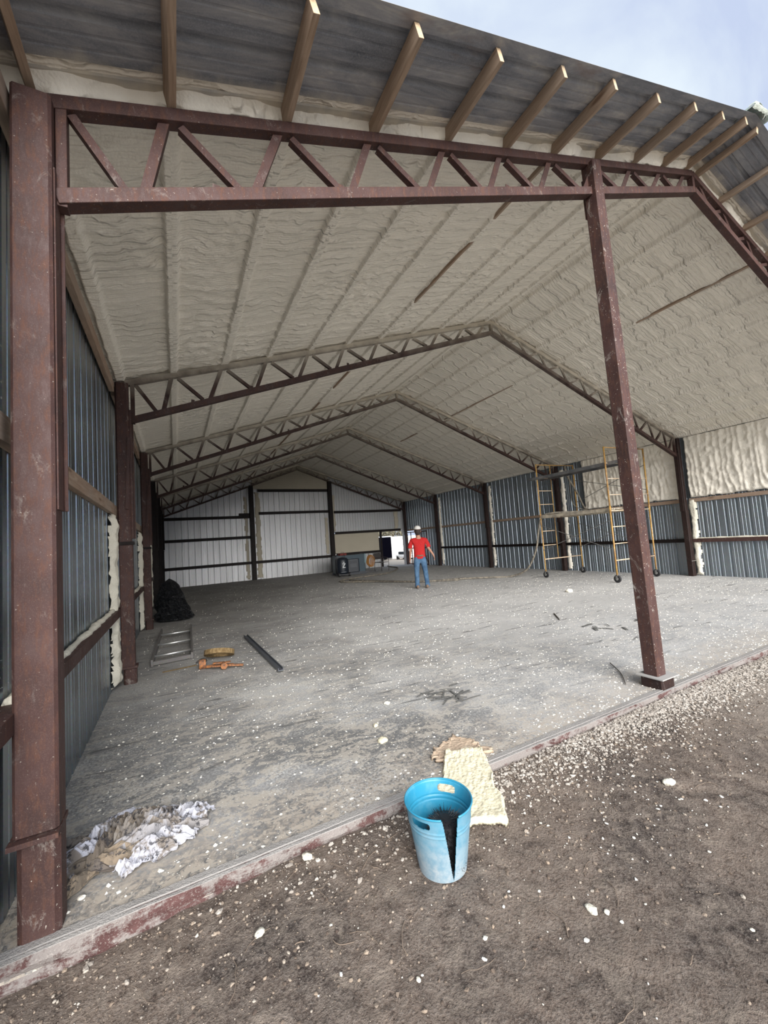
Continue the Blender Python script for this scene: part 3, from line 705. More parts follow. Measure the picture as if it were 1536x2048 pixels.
# ------------------------------------------------------------------ red gate at the far right wall
RED = m_steel('red_gate_paint', dust=.05, dark=.8)
g0 = thing('metal_gate', 'open red metal gate frame leaning by the far right corner', 'gate', (12.45, 15.9, 0))
for y0, y1, z0, z1 in ((0, 2.2, .06, .06), (0, 2.2, 1.85, 1.85), (0, 2.2, .95, .95)):
    obj('rail', MB().bar((0, y0, z0), (0, y1, z1), .04, .05), RED, g0, bev=.004)
for yy in (0, .55, 1.1, 1.65, 2.2): obj('upright', MB().bar((0, yy, .0), (0, yy, 1.88), .04, .04, (0, 1, 0)), RED, g0, bev=.004)
obj('diagonal_brace', MB().bar((.01, .02, .1), (.01, .55, .93), .03, .03), RED, g0)
for zz in (.5, 1.4): obj('mesh_bar', MB().bar((.0, 0, zz), (0, 2.2, zz), .02, .02), RED, g0)

# ------------------------------------------------------------------ scaffold tower on wheels
YEL = G('chipped_yellow_paint', .5); p = YEL.pos(); c = YEL.ramp(YEL.noise(p, 9, 5, .7), (.4, (.46, .27, .06)), (.6, (.32, .17, .06)), (.75, (.17, .09, .06)))
c = YEL.mix(YEL.ramp(YEL.noise(p, 30, 3, .7), (.55, 0), (.66, .7)), c, (.60, .52, .38)); YEL = YEL.out(c)
RUNG = G('foam_caked_rung', .8); p = RUNG.pos(); RUNG = RUNG.out(RUNG.ramp(RUNG.noise(p, 8, 4), (.4, (.55, .40, .26)), (.65, (.66, .58, .46))))
BLK = flat('black_rubber', (.018, .018, .02), .55)
GREYM = m_metal('grey_brace', (.25, .25, .25), .6, .5)
sc = thing('scaffold_tower', 'yellow rolling scaffold tower on black wheels by the right wall', 'scaffold', (0, 0, 0))
AL = [(10.62, 6.60), (12.25, 6.52)]; BL = [(10.52, 4.25), (12.12, 4.17)]
def lerp(a, b, t): return a+(b-a)*t
for (p0, p1) in (AL, BL):
    for (x, y) in (p0, p1):
        obj('leg', MB().tube([(x, y, .19), (x, y, 1.90)], .021, 10), YEL, sc, smooth=True)
        obj('leg', MB().tube([(x, y, 1.88), (x, y, 3.56)], .021, 10), YEL, sc, smooth=True)
        obj('coupling', MB().tube([(x, y, 1.82), (x, y, 1.98)], .027, 10), YEL, sc, smooth=True)
        c = obj('caster_fork', MB().box((x-.032, y-.02, .08), (x-.026, y+.03, .2)).box((x+.026, y-.02, .08), (x+.032, y+.03, .2)).box((x-.032, y-.03, .18), (x+.032, y+.03, .195)), GREYM, sc)
        obj('wheel', MB().lathe([(.03, -.022), (.085, -.022), (.098, -.012), (.098, .012), (.085, .022), (.03, .022)], 20, (x, y, .099), 'x', True), BLK, c, smooth=False)
        obj('hub', MB().lathe([(.001, -.026), (.035, -.026), (.035, .026), (.001, .026)], 12, (x, y, .099), 'x'), ALU, c)
    ht = .42 if p0 is AL[0] else .42
    def P(u, z): return (lerp(p0[0], p1[0], u), lerp(p0[1], p1[1], u), z)
    for s in (0, 1):
        o = .0 if s == 0 else 1.70
        for z in ((.57, 1.86) if s == 0 else (3.54,)): obj('crossbar', MB().tube([P(0, z), P(1, z)], .016, 8), RUNG if z < 3 else YEL, sc, smooth=True)
        u = .36
        obj('inner_upright', MB().tube([P(u, .57+o*.0) if s == 0 else P(u, 1.9), P(u, 1.86 if s == 0 else 3.54)], .013, 8), YEL, sc, smooth=True)
        for z in ((1.0, 1.44) if s == 0 else (2.28, 2.71, 3.12)): obj('rung', MB().tube([P(0, z), P(u, z)], .013, 8), RUNG, sc, smooth=True)
    if p0 is BL[0]:
        for z in (2.28, 2.71): obj('rung', MB().tube([P(.64, z), P(1, z)], .012, 8), RUNG, sc, smooth=True)
for k in (0, 1):
    A_, B_ = AL[k], BL[k]
    for z0, z1 in ((1.62, .85), (.85, 1.62)): obj('cross_brace', MB().tube([(A_[0]-.02, A_[1], z0), (B_[0]-.02, B_[1], z1)], .009, 6), GREYM, sc)
for z0, z1 in ((3.05, 2.4), (2.3, 3.1)): obj('cross_brace', MB().tube([(AL[1][0], AL[1][1], z0), (BL[1][0], BL[1][1], z1)], .009, 6), GREYM, sc)
PLK = G('foam_crusted_plank', .8); p = PLK.pos(); PLK = PLK.out(PLK.ramp(PLK.noise(p, 5, 5, .7), (.4, (.26, .23, .19)), (.6, (.5, .44, .34)), (.7, (.60, .55, .45))))
PLG = G('grey_plank', .6); p = PLG.pos(); PLG = PLG.out(PLG.ramp(PLG.noise(p, 4, 4), (.4, (.10, .105, .11)), (.7, (.22, .21, .20))))
def plank(z, x0, m, y0, y1, label, w=.48):
    t = thing('scaffold_plank', label, 'plank', (0, 0, 0))
    g = MB(); n = 14
    obj('deck', MB().box((x0, y0, z), (x0+w, y1, z+.035)), m, t, bev=.004)
    obj('side_rail', MB().box((x0-.006, y0, z-.055), (x0, y1, z+.03)), m, t); obj('side_rail', MB().box((x0+w, y0, z-.055), (x0+w+.006, y1, z+.03)), m, t)
    obj('hook', MB().box((x0+.02, y0-.04, z-.02), (x0+.05, y0+.02, z+.03)).box((x0+w-.05, y0-.04, z-.02), (x0+w-.02, y0+.02, z+.03)), m, t)
plank(1.90, 10.60, PLK, 4.25, 6.56, 'foam crusted plank on the middle level of the yellow scaffold')
plank(1.90, 11.45, PLK, 4.25, 6.56, 'second foam crusted plank on the middle level, nearer the wall')
plank(3.12, 10.60, PLG, 3.95, 6.9, 'grey plank on the top level of the yellow scaffold')
# ------------------------------------------------------------------ hoses
HOSE = G('grey_spray_hose', .7); p = HOSE.pos(); HOSE = HOSE.out(HOSE.ramp(HOSE.noise(p, 12, 4), (.4, (.10, .09, .075)), (.65, (.26, .23, .18))))
def spline(pts, n=10):
    P = [Vector(p) for p in pts]; out = []
    for i in range(len(P)-1):
        a, b, c, d = P[max(i-1, 0)], P[i], P[i+1], P[min(i+2, len(P)-1)]
        for k in range(n):
            t = k/n; out.append(.5*((2*b)+(c-a)*t+(2*a-5*b+4*c-d)*t*t+(3*b-a-3*c+d)*t**3))
    return out+[P[-1]]
hp = [(11.15, 18.2, .035), (10.95, 17.6, .035), (10.6, 16.0, .035), (8.98, 13.93, .035), (7.3, 13.3, .035), (6.4, 12.9, .035), (6.05, 12.2, .035), (6.9, 10.9, .035), (7.4, 9.9, .035), (7.9, 9.15, .035), (8.9, 8.75, .035), (9.7, 8.1, .035), (10.2, 7.7, .035), (10.45, 7.2, .25), (10.55, 6.85, .85), (10.58, 6.7, 1.45), (10.65, 6.6, 1.85), (10.8, 6.4, 1.98), (11.3, 6.0, 1.975), (11.9, 5.8, 1.98), (12.05, 6.1, 2.1), (12.05, 6.3, 2.6), (11.9, 6.45, 3.1), (11.7, 6.4, 3.5)]
tag(obj('spray_hose', MB().tube(spline(hp, 8), .030, 10), HOSE, smooth=True), 'long grey spray hose crossing the floor and climbing the scaffold', 'hose')
hp2 = [(6.5, 12.6, .03), (7.1, 11.0, .03), (7.7, 9.55, .03), (8.4, 8.75, .03), (8.75, 8.55, .03), (8.95, 8.85, .03)]
tag(obj('spray_hose', MB().tube(spline(hp2, 8), .025, 8), HOSE, smooth=True), 'shorter brown hose lying beside the man, doubled along the long one', 'hose')
hp3 = [(11.75, 6.3, 3.15), (11.8, 6.35, 2.6), (11.7, 6.2, 2.2), (11.9, 5.9, 2.0), (12.2, 5.6, 1.97)]
tag(obj('thin_hose', MB().tube(spline(hp3, 8), .012, 8), HOSE, smooth=True), 'thin hose drooping from the upper scaffold level', 'hose')

# ------------------------------------------------------------------ man in red shirt (skin-grown figure)
def skin(name, joints, edges, m, parent, root=0, sub=2):
    me = bpy.data.meshes.new(name); me.from_pydata([j[:3] for j in joints], edges, []); me.update(); me.materials.append(m)
    o = bpy.data.objects.new(name, me); COL.objects.link(o); o.parent = parent
    md = o.modifiers.new('skin', 'SKIN'); md.use_smooth_shade = True
    sv = me.skin_vertices[0].data
    for i, j in enumerate(joints): sv[i].radius = (j[3], j[4] if len(j) > 4 else j[3]); sv[i].use_root = (i == root)
    s = o.modifiers.new('sub', 'SUBSURF'); s.levels = sub; s.render_levels = sub
    return o
SKIN = flat('sunburnt_skin', (.42, .22, .15), .6)
SHIRT = G('red_cotton', .85, spec=.2); SHIRT = SHIRT.out((.42, .022, .022), None, SHIRT.bump(SHIRT.noise(SHIRT.map(SHIRT.obj(), (1, 1, .3)), 9, 3, .5, 1.5), .8, .03))
JEAN = G('blue_denim', .85, spec=.2); q = JEAN.obj(); JEAN = JEAN.out(JEAN.ramp(JEAN.noise(q, 7, 4, .6), (.35, (.035, .075, .14)), (.65, (.085, .16, .26))), None, JEAN.bump(JEAN.noise(q, 14, 3), .8, .02))
man = thing('person', 'man in red t-shirt, blue jeans and pale cap, back turned', 'person', (6.96, 8.02, 0), math.radians(-26), None)
# local frame: faces +Y (away), right = +X
bj = [(0, 0, .98, .09, .08), (0, .0, 1.20, .09, .07), (0, -.01, 1.40, .10, .07), (0, .0, 1.53, .065), (-.01, .02, 1.60, .055), (-.01, .03, 1.66, .085, .10), (-.01, .03, 1.76, .088, .11), (-.01, .03, 1.83, .05, .06),
      (-.18, 0, 1.43, .042), (-.26, .0, 1.20, .045), (-.28, .06, .96, .032), (-.285, .075, .88, .032, .02),   # left arm
      (.18, 0, 1.42, .042), (.27, -.06, 1.19, .045), (.40, .0, .99, .032), (.43, .03, .93, .032, .02),       # right arm
      (-.10, 0, .90, .09), (-.12, .01, .50, .06), (-.13, -.01, .10, .042), (-.14, .12, .04, .035),
      (.10, 0, .90, .09), (.14, .01, .50, .06), (.17, -.01, .10, .042), (.20, .11, .04, .035)]
be = [(0, 1), (1, 2), (2, 3), (3, 4), (4, 5), (5, 6), (6, 7), (2, 8), (8, 9), (9, 10), (10, 11), (2, 12), (12, 13), (13, 14), (14, 15), (0, 16), (16, 17), (17, 18), (18, 19), (0, 20), (20, 21), (21, 22), (22, 23)]
def fingers(base, bx, dirx, dz):
    for k, (o, ln) in enumerate(((-.018, .07), (-.006, .08), (.006, .075), (.018, .06))):
        i = len(bj); bj.append((bx[0]+dirx*.3*.04+.0, bx[1]+o, bx[2]-.05, .0085)); bj.append((bx[0]+dirx*.02, bx[1]+o*1.2, bx[2]-.05-ln*.6, .008)); bj.append((bx[0]-.005*dirx, bx[1]+o*1.2, bx[2]-.05-ln, .006))
        be.extend([(base, i), (i, i+1), (i+1, i+2)])
    i = len(bj); bj.append((bx[0]-.0*dirx, bx[1]+.035, bx[2]-.01, .009)); bj.append((bx[0], bx[1]+.05, bx[2]-.05, .008)); be.extend([(base, i), (i, i+1)])
fingers(11, (-.285, .075, .88), -1, 0); fingers(15, (.43, .03, .93), 1, 0)
skin('body', bj, be, SKIN, man)
skin('t_shirt', [(0, 0, .86, .178, .14), (0, 0, .90, .176, .138), (0, 0, 1.12, .162, .128), (0, -.01, 1.30, .175, .13), (0, -.01, 1.42, .165, .115), (0, 0, 1.53, .08, .07), (-.185, 0, 1.435, .072), (-.235, 0, 1.30, .066), (-.250, .0, 1.22, .068), (-.253, .0, 1.20, .066), (.185, 0, 1.43, .072), (.235, -.03, 1.30, .066), (.255, -.05, 1.22, .068), (.258, -.053, 1.20, .066)],
     [(0, 1), (1, 2), (2, 3), (3, 4), (4, 5), (4, 6), (6, 7), (7, 8), (8, 9), (4, 10), (10, 11), (11, 12), (12, 13)], SHIRT, man)
skin('jeans', [(0, 0, 1.06, .140, .110), (0, 0, .92, .152, .12), (-.10, 0, .82, .100, .108), (-.12, .0, .50, .080), (-.13, -.01, .12, .072), (-.13, -.0, .06, .080), (-.13, 0, .045, .078), (.10, 0, .82, .100, .108), (.14, .0, .50, .080), (.17, -.01, .12, .072), (.17, 0, .06, .080), (.17, 0, .045, .078)],
     [(0, 1), (1, 2), (2, 3), (3, 4), (4, 5), (5, 6), (1, 7), (7, 8), (8, 9), (9, 10), (10, 11)], JEAN, man)
BOOT = flat('tan_boot', (.16, .11, .08), .8)
for sx, ang in ((-.13, .1), (.17, -.25)):
    b = MB(); 
    for k, (yy, w, h) in enumerate(((-.10, .035, .09), (-.06, .048, .11), (.0, .05, .10), (.08, .052, .07), (.15, .045, .05), (.185, .02, .03))):
        ring = [(math.cos(a_)*w, yy, max(0, h*.5+math.sin(a_)*h*.5)) for a_ in np.linspace(0, 2*math.pi, 10, endpoint=False)]; b.v += [(sx+x+yy*math.sin(-ang)*.6, y, z+.004) for x, y, z in ring]
    for i in range(5): b.f += [(i*10+k, i*10+(k+1) % 10, i*10+10+(k+1) % 10, i*10+10+k) for k in range(10)]
    b.f += [tuple(range(10))[::-1], tuple(range(50, 60))]
    obj('boot', b, BOOT, man, smooth=True)
CAP = flat('off_white_cap', (.62, .61, .58), .8); HAIR = flat('dark_hair', (.03, .02, .017), .8)
def ball(c, r, n=16, m=10, z0=-1., z1=1.):
    b = MB(); pr = []
    for i in range(m+1):
        t = lerp(z0, z1, i/m); t = max(-1, min(1, t)); pr.append((math.sqrt(max(0, 1-t*t)), t))
    for rr, h in pr:
        for k in range(n): a_ = 2*math.pi*k/n; b.v.append((c[0]+r[0]*rr*math.cos(a_), c[1]+r[1]*rr*math.sin(a_), c[2]+r[2]*h))
    b.f = [(i*n+k, i*n+(k+1) % n, (i+1)*n+(k+1) % n, (i+1)*n+k) for i in range(m) for k in range(n)]; return b
obj('hair', ball((-.01, -.005, 1.70), (.093, .10, .13), z0=-.95, z1=.4), HAIR, man, smooth=True)
cp = ball((-.01, .025, 1.775), (.105, .125, .105), z0=-.12, z1=1); hat = obj('cap', cp, CAP, man, smooth=True)
b = MB(); ring = [(-.01+.11*math.cos(a_), .06+.20*math.sin(a_)*.9, 1.765-.02*math.sin(a_)) for a_ in np.linspace(.1, math.pi-.1, 12)]
b.add([(-.01+.09*math.cos(a_), .06+.05*math.sin(a_), 1.77) for a_ in np.linspace(.1, math.pi-.1, 12)]+ring, [(i, i+1, 13+i, 12+i) for i in range(11)]); obj('brim', b, CAP, hat, solid=.006)
face = [MB().tube([(-.01, .125, 1.70), (-.01, .15, 1.68), (-.01, .13, 1.665)], [.008, .013, .01], 8)]
obj('nose', face[0], SKIN, man, smooth=True)
for s in (-1, 1):
    obj('ear', ball((-.01+s*.093, .03, 1.70), (.014, .025, .035), 8, 6), SKIN, man, smooth=True)
    obj('eye', ball((-.01+s*.033, .118, 1.715), (.013, .012, .009), 8, 6), flat('eye_white', (.6, .6, .6), .3), man, smooth=True)
obj('mouth', ball((-.01, .122, 1.635), (.025, .012, .008), 10, 6), flat('lips', (.3, .1, .08), .6), man, smooth=True)
obj('belt', MB().lathe([(.132, 0), (.138, .002), (.138, .035), (.132, .037)], 20, (0, 0, .955)), BOOT, man)
man.children[-1].scale = (1.1, .9, 1)

# ------------------------------------------------------------------ machines by the back wall
DKB = flat('dark_navy_plastic', (.010, .014, .022), .45); TEAL = flat('teal_enamel', (.005, .028, .045), .5); WHT = flat('white_print', (.55, .57, .58), .6)
t = thing('air_compressor', 'dark wheeled compressor cart with a pale mark, front left of the machines', 'compressor', (7.15, 14.95, 0), math.radians(-6))
g = MB(); g.lathe([(.02, .10), (.24, .10), (.27, .2), (.27, .72), (.22, .82), (.05, .86)], 20, (0, 0, 0)); obj('body', g, DKB, t, smooth=True)
obj('base_frame', MB().bar((-.26, -.28, .10), (.26, -.28, .10), .04, .04).bar((-.26, .2, .10), (.26, .2, .10), .04, .04), BLK, t)
for s in (-1, 1):
    obj('wheel', MB().lathe([(.02, -.03), (.09, -.03), (.09, .03), (.02, .03)], 16, (s*.24, -.27, .09), 'x', True), BLK, t)
    obj('handle_bar', MB().tube([(s*.2, .2, .12), (s*.2, .26, .9), (s*.18, .3, .98)], .014, 8), BLK, t)
obj('white_mark', MB().bar((-.07, -.272, .58), (.07, -.272, .58), .008, .03).bar((.05, -.272, .57), (-.05, -.272, .43), .008, .035).bar((-.07, -.272, .41), (.07, -.272, .41), .008, .03).bar((-.03, -.272, .64), (.03, -.272, .64), .008, .03), WHT, t)
obj('pale_stripe', MB().box((-.14, -.276, .20), (.10, -.265, .215)), flat('grey_print', (.2, .22, .24)), t)
t = thing('generator', 'large teal and black machine cabinet beside the compressor cart', 'generator', (8.0, 15.7, 0), math.radians(-6))
obj('cabinet', MB().cbox((-.95, -.35, .10), (.50, .35, .92), .03), TEAL, t)
obj('skid', MB().box((-.97, -.36, .0), (.52, -.28, .12)).box((-.97, .28, .0), (.52, .36, .12)), DKB, t)
obj('front_panel', MB().box((-.98, -.365, .12), (-.55, -.35, .88)), DKB, t)
obj('engine_cover', MB().cbox((-.42, -.50, .12), (.16, -.35, .74), .04), DKB, t, bev=.02)
for z in (.36, .42, .48, .68): obj('vent', MB().box((-.30, -.508, z), (.02, -.498, z+.018)), flat('vent_grey', (.11, .12, .13)), t)
obj('end_trim', MB().box((.46, -.36, .50), (.53, .36, .94)), flat('pale_cyan_trim', (.13, .2, .22)), t)
OR = flat('orange_hose', (.30, .13, .02), .6)
t = thing('hose_reel_coil', 'orange hose coil hung on a rack beside the teal machine', 'hose', (8.80, 15.5, 0), math.radians(-12))
for k in range(5):
    pts = [(.03*k-.06+.012*math.sin(3*w_), -.03*k+.02*math.cos(2*w_), .56+(.24+.02*(k % 3))*math.sin(w_)) for w_ in np.linspace(0, 2*math.pi, 24)]
    pts = [(x+(.10+.012*k)*math.cos(w_), y, z) for (x, y, z), w_ in zip(pts, np.linspace(0, 2*math.pi, 24))]
    obj('hose_loop', MB().tube(pts, .017, 7), OR, t, smooth=True)
obj('rack', MB().bar((-.05, .04, .04), (-.05, .04, .95), .03, .03, (0, 1, 0)).bar((-.25, -.1, .03), (.3, -.1, .03), .05, .05).bar((-.2, .2, .03), (.3, .2, .03), .05, .05), BLK, t)
for xx in (-.2, .26): obj('wheel', MB().lathe([(.01, -.02), (.06, -.02), (.06, .02), (.01, .02)], 12, (xx, -.16, .06), 'y', True), BLK, t)
CH = flat('dark_chair_tube', (.05, .045, .045), .5)
t = thing('metal_chair', 'dark tube-frame armchair beside the orange hose coil', 'chair', (9.45, 15.6, 0), math.radians(20))
for sx in (-.25, .25):
    obj('arm_leg', MB().tube(spline([(sx, -.25, 0), (sx, -.27, .45), (sx, -.22, .64), (sx, .15, .66), (sx, .24, .62)], 6), .013, 8), CH, t, smooth=True)
    obj('leg', MB().tube([(sx, .25, 0), (sx, .20, .45), (sx, .28, .9)], .013, 8), CH, t, smooth=True)
obj('seat', MB().box((-.25, -.25, .42), (.25, .22, .45)), CH, t, bev=.01); obj('backrest', MB().box((-.23, .23, .58), (.23, .27, .9)), CH, t, bev=.01)
t = thing('red_toolbox', 'small red box resting on the teal machine cabinet', 'toolbox', (7.45, 15.65, .92), .2)
RB = flat('red_box', (.16, .03, .025), .5); obj('body', MB().box((-.18, -.1, 0), (.18, .1, .10)), RB, t, bev=.01); obj('handle', MB().tube([(-.08, 0, .1), (-.08, 0, .15), (.08, 0, .15), (.08, 0, .1)], .008, 6), CH, t)

# ------------------------------------------------------------------ seen through the doorway
t = thing('box_trailer', 'open trailer, inside black with shade, outside the rear doorway', 'trailer', (15.2, 26.3, 0))
NV = flat('trailer_dark_interior', (.002, .002, .004), 1., 0, 0)  # closed body coloured near black for the shade of the open interior
obj('body', MB().box((-.9, -1, .12), (.10, 3, 1.75)), NV, t, bev=.02); obj('roof_edge', MB().box((-.95, -1.03, 1.73), (.14, 3.02, 1.80)), flat('pale_roof_edge', (.6, .63, .7)), t)
for yy in (0.2, 1.6): obj('wheel', MB().lathe([(.05, -.09), (.3, -.09), (.3, .09), (.05, .09)], 18, (.12, yy, .27), 'x', True), BLK, t)
t = thing('white_container', 'white ribbed container outside the rear doorway', 'container', (17.2, 26.6, 0))
WP = flat('white_container_paint', (.82, .82, .82), .6)
obj('body', MB().box((-1.2, 0, -.05), (1.4, 5, 1.75)), WP, t, bev=.02)
for z in (.25, .65, 1.05, 1.5): obj('rib', MB().box((-1.15, -.04, z), (1.35, 0, z+.05)), flat('container_rib_grey', (.45, .45, .46)), t)
t = thing('white_car', 'small white car parked in front of the white container', 'car', (16.0, 24.6, -.1))
obj('body', MB().box((-.3, -.9, .15), (.3, .9, .42)), WP, t, bev=.08); obj('cabin', MB().box((-.24, -.5, .42), (.24, .6, .66)), flat('car_glass', (.04, .05, .06), .2), t, bev=.08)
for yy in (-.55, .55):
    for s in (-1, 1): obj('wheel', MB().lathe([(.02, -.05), (.16, -.05), (.16, .05), (.02, .05)], 12, (s*.28, yy, .14), 'x', True), BLK, t)
LEAF = G('dusty_foliage', .9); LEAF = LEAF.out(LEAF.ramp(LEAF.noise(LEAF.pos(), 5, 4), (.35, (.05, .05, .03)), (.55, (.20, .18, .12)), (.75, (.42, .40, .34))))
for k, (x, y, h) in enumerate(((18.0, 34, 4.2), (22.3, 38, 5.0), (25.0, 34, 4.4), (29.5, 38, 5.2))):
    t = thing('tree', ('leftmost', 'second', 'third', 'rightmost')[k]+' dry leafy tree beyond the rear doorway', 'tree', (x, y, 0), 0, 'trees behind the building')
    r = np.random.default_rng(k); b = MB(); b.tube([(0, 0, -.1), (.1, 0, h*.5), (0, .1, h*.8)], [.16, .12, .05], 8); obj('trunk', b, WOOD_OLD, t)
    n = 2600; d = r.normal(size=(n, 3)); d /= np.linalg.norm(d, axis=1)[:, None]; c_ = d*(r.random(n)**.33)[:, None]*np.array((1.9, 1.7, h*.42))+np.array((0, 0, h*.58))
    q = r.normal(size=(n, 3, 3))*.10; V = (c_[:, None]+q).reshape(-1, 3); o = obj('crown', np_mesh('crown', V, np.arange(3*n).reshape(-1, 3), False), LEAF, t); o['kind'] = 'stuff'

# ------------------------------------------------------------------ black rubbish bag
BAG = G('black_plastic_film', .28, spec=.6); p = BAG.obj(); BAG = BAG.out((.010, .011, .013), None, BAG.bump(BAG.noise(BAG.map(p, (1, 1, 1.8)), 6, 4, .55, 2.5), 1.0, .16))
nU, nV = 200, 130; u = np.linspace(0, 2*math.pi, nU+1); v = np.linspace(0, 1, nV); U_, V_ = np.meshgrid(u, v, indexing='ij')
r0 = np.interp(V_, [0, .03, .12, .35, .6, .8, .92, 1], [.02, .40, .42, .37, .33, .25, .13, .0])
nse = fbm(np.cos(U_)*2+5, np.sin(U_)*2+V_*5, 4, 8)+.0*U_; rid = np.abs(fbm(np.cos(U_)*3+9, np.sin(U_)*3+V_*8, 3, 19)-.5)
rd2 = np.abs(fbm(np.cos(U_)*5+2, np.sin(U_)*5+V_*13, 3, 29)-.5); rd3 = np.abs(fbm(np.cos(U_)*9+2, np.sin(U_)*9+V_*26, 2, 39)-.5)
R_ = r0*(.80+.38*nse)-(rid*.16+rd2*.16+rd3*.07)*r0/.4
Pb = np.stack([R_*np.cos(U_)*.92-.06*V_, R_*np.sin(U_), .96*V_*(1+.0*U_)], -1)
Pb[..., 0] += .16*np.exp(-V_*9)*(np.cos(U_+.5) > .4)
tag(obj('trash_bag', grid_mesh('trash_bag', Pb), BAG, None, (.36, 8.40, .0)), 'full black plastic rubbish bag against the left wall', 'trash bag', kind='thing')

# ------------------------------------------------------------------ ladder section on the floor
t = thing('ladder_section', 'short grey aluminium ladder section lying flat by the left wall', 'ladder', (0, 0, 0))
LG = m_metal('dull_ladder_rail', (.16, .15, .145), .4, .6)
A0, A1, B0, B1 = Vector((.125, 4.14, .05)), Vector((.17, 6.75, .05)), Vector((.62, 4.2, .05)), Vector((.68, 6.75, .05))
obj('side_rail', MB().bar(A0, A1, .03, .09), LG, t, bev=.003); obj('side_rail', MB().bar(B0, B1, .03, .09), LG, t, bev=.003)
for k, yy in enumerate((4.42, 5.22, 6.12)):
    f_ = (yy-4.14)/2.6; a_ = A0.lerp(A1, f_); b_ = B0.lerp(B1, f_); a_.z = b_.z = .075; obj('rung', MB().tube([a_, b_], .019, 10), ALU, t, smooth=True)
obj('end_bar', MB().bar(A0+Vector((0, .02, -.01)), B0+Vector((0, .02, -.01)), .02, .05), LG, t)

# ------------------------------------------------------------------ ratchet strap
OLV = G('tan_webbing', .9); p = OLV.pos(); OLV = OLV.out(OLV.ramp(OLV.noise(p, 30, 3), (.4, (.17, .11, .045)), (.65, (.30, .21, .10))))
ORR = G('rusty_orange_steel', .7); p = ORR.pos(); ORR = ORR.out(ORR.ramp(ORR.noise(p, 25, 5, .7), (.4, (.13, .07, .045)), (.6, (.46, .18, .06))))
t = thing('ratchet_strap', 'coiled tan strap with rusty orange ratchet on the floor', 'strap', (.86, 3.72, 0), 0)
rm_ = Matrix.Rotation(math.radians(-22), 4, 'X')@Matrix.Rotation(math.radians(8), 4, 'Y')
b = MB()
for k in range(7):
    rr = .20-.013*k
    b2 = MB(); b2.lathe([(rr, -.032), (rr, .032), (rr-.006, .032), (rr-.006, -.032), (rr, -.032)], 28, (.004*k, 0, .0))
    b.add(b2.v, b2.f)
b.v = [tuple(rm_@Vector((x*1.0, y*.95, z))+Vector((.10, .20, .085))) for x, y, z in b.v]; obj('webbing_coil', b, OLV, t)
obj('ratchet_frame', MB().bar((-.02, -.30, .045), (.20, -.40, .045), .07, .02).bar((-.02, -.30, .08), (.18, -.38, .08), .055, .012).bar((-.10, -.22, .03), (.0, -.30, .05), .03, .03), ORR, t, bev=.004)
obj('ratchet_drum', MB().lathe([(.005, -.05), (.04, -.05), (.04, .05), (.005, .05)], 14, (.10, -.38, .05), 'y', True), ORR, t)
obj('ratchet_lever', MB().bar((.16, -.40, .05), (.33, -.44, .025), .045, .02), ORR, t, bev=.004)
obj('spool', MB().lathe([(.02, -.04), (.06, -.04), (.06, .04), (.02, .04)], 16, (-.14, -.16, .06), 'x', True), ORR, t)
obj('hook', MB().tube(spline([(-.20, .10, .03), (-.14, .12, .06), (-.08, .02, .06), (-.12, -.1, .05)], 6), .01, 7), flat('dark_iron', (.06, .055, .05), .6), t)
obj('strap_tail', MB().bar((-.2, .06, .008), (-.60, .02, .006), .04, .004), OLV, t)
# steel channel on floor
t = thing('steel_channel', 'dark grey steel channel bar lying alone on the floor', 'metal bar', (0, 0, 0))
a_, b_ = Vector((1.475, 5.05, .03)), Vector((1.535, 2.68, .03)); DG = m_metal('dark_grey_channel', (.09, .10, .12), .5, .5)
obj('web', MB().bar(a_, b_, .06, .012), DG, t)
for s in (-1, 1): obj('flange', MB().bar(a_+Vector((s*.028, 0, .012)), b_+Vector((s*.028, 0, .012)), .008, .035), DG, t)

# ------------------------------------------------------------------ crumpled cloth heap at the front left
def m_cloth():
    g = G('stained_drop_cloth', .85, spec=.2); p = g.pos(); v = g.n('ShaderNodeNewGeometry').outputs['Random Per Island']
    c = g.ramp(v, (.0, (.44, .45, .52)), (.22, (.52, .52, .56)), (.36, (.17, .15, .13)), (.52, (.50, .51, .57)), (.64, (.12, .10, .085)), (.78, (.30, .235, .165)), (.9, (.2, .18, .16)), (1, (.46, .47, .53)))
    s = g.noise(p, 9, 5, .7, 1); c = g.mix(g.ramp(s, (.48, 0), (.56, .9)), c, (.15, .125, .10)); s2 = g.noise(g.map(p, loc=(3, 3, 3)), 22, 4, .7); c = g.mix(g.ramp(s2, (.56, 0), (.62, .85)), c, (.03, .03, .035))
    g.out(c, None, g.bump(g.noise(p, 30, 3, .6, 1.5), .5, .01)); return g.m
CLOTH = m_cloth(); r = np.random.default_rng(12); V = []; Q = []; off = 0
cl = [(-.07, .42, .05), (-.02, .33, .07), (.05, .40, .08), (.10, .30, .09), (.14, .45, .08), (.17, .22, .06), (.21, .36, .10), (.26, .27, .08), (.28, .42, .08), (.31, .20, .06), (.35, .32, .08), (.38, .25, .05), (.42, .36, .05), (.06, .22, .05), (-.05, .22, .04), (.33, .43, .05), (-.03, .12, .02), (.00, .28, .09), (.22, .48, .06), (.12, .52, .05), (.26, .16, .03), (.45, .28, .03), (.40, .20, .03), (.48, .34, .03)]
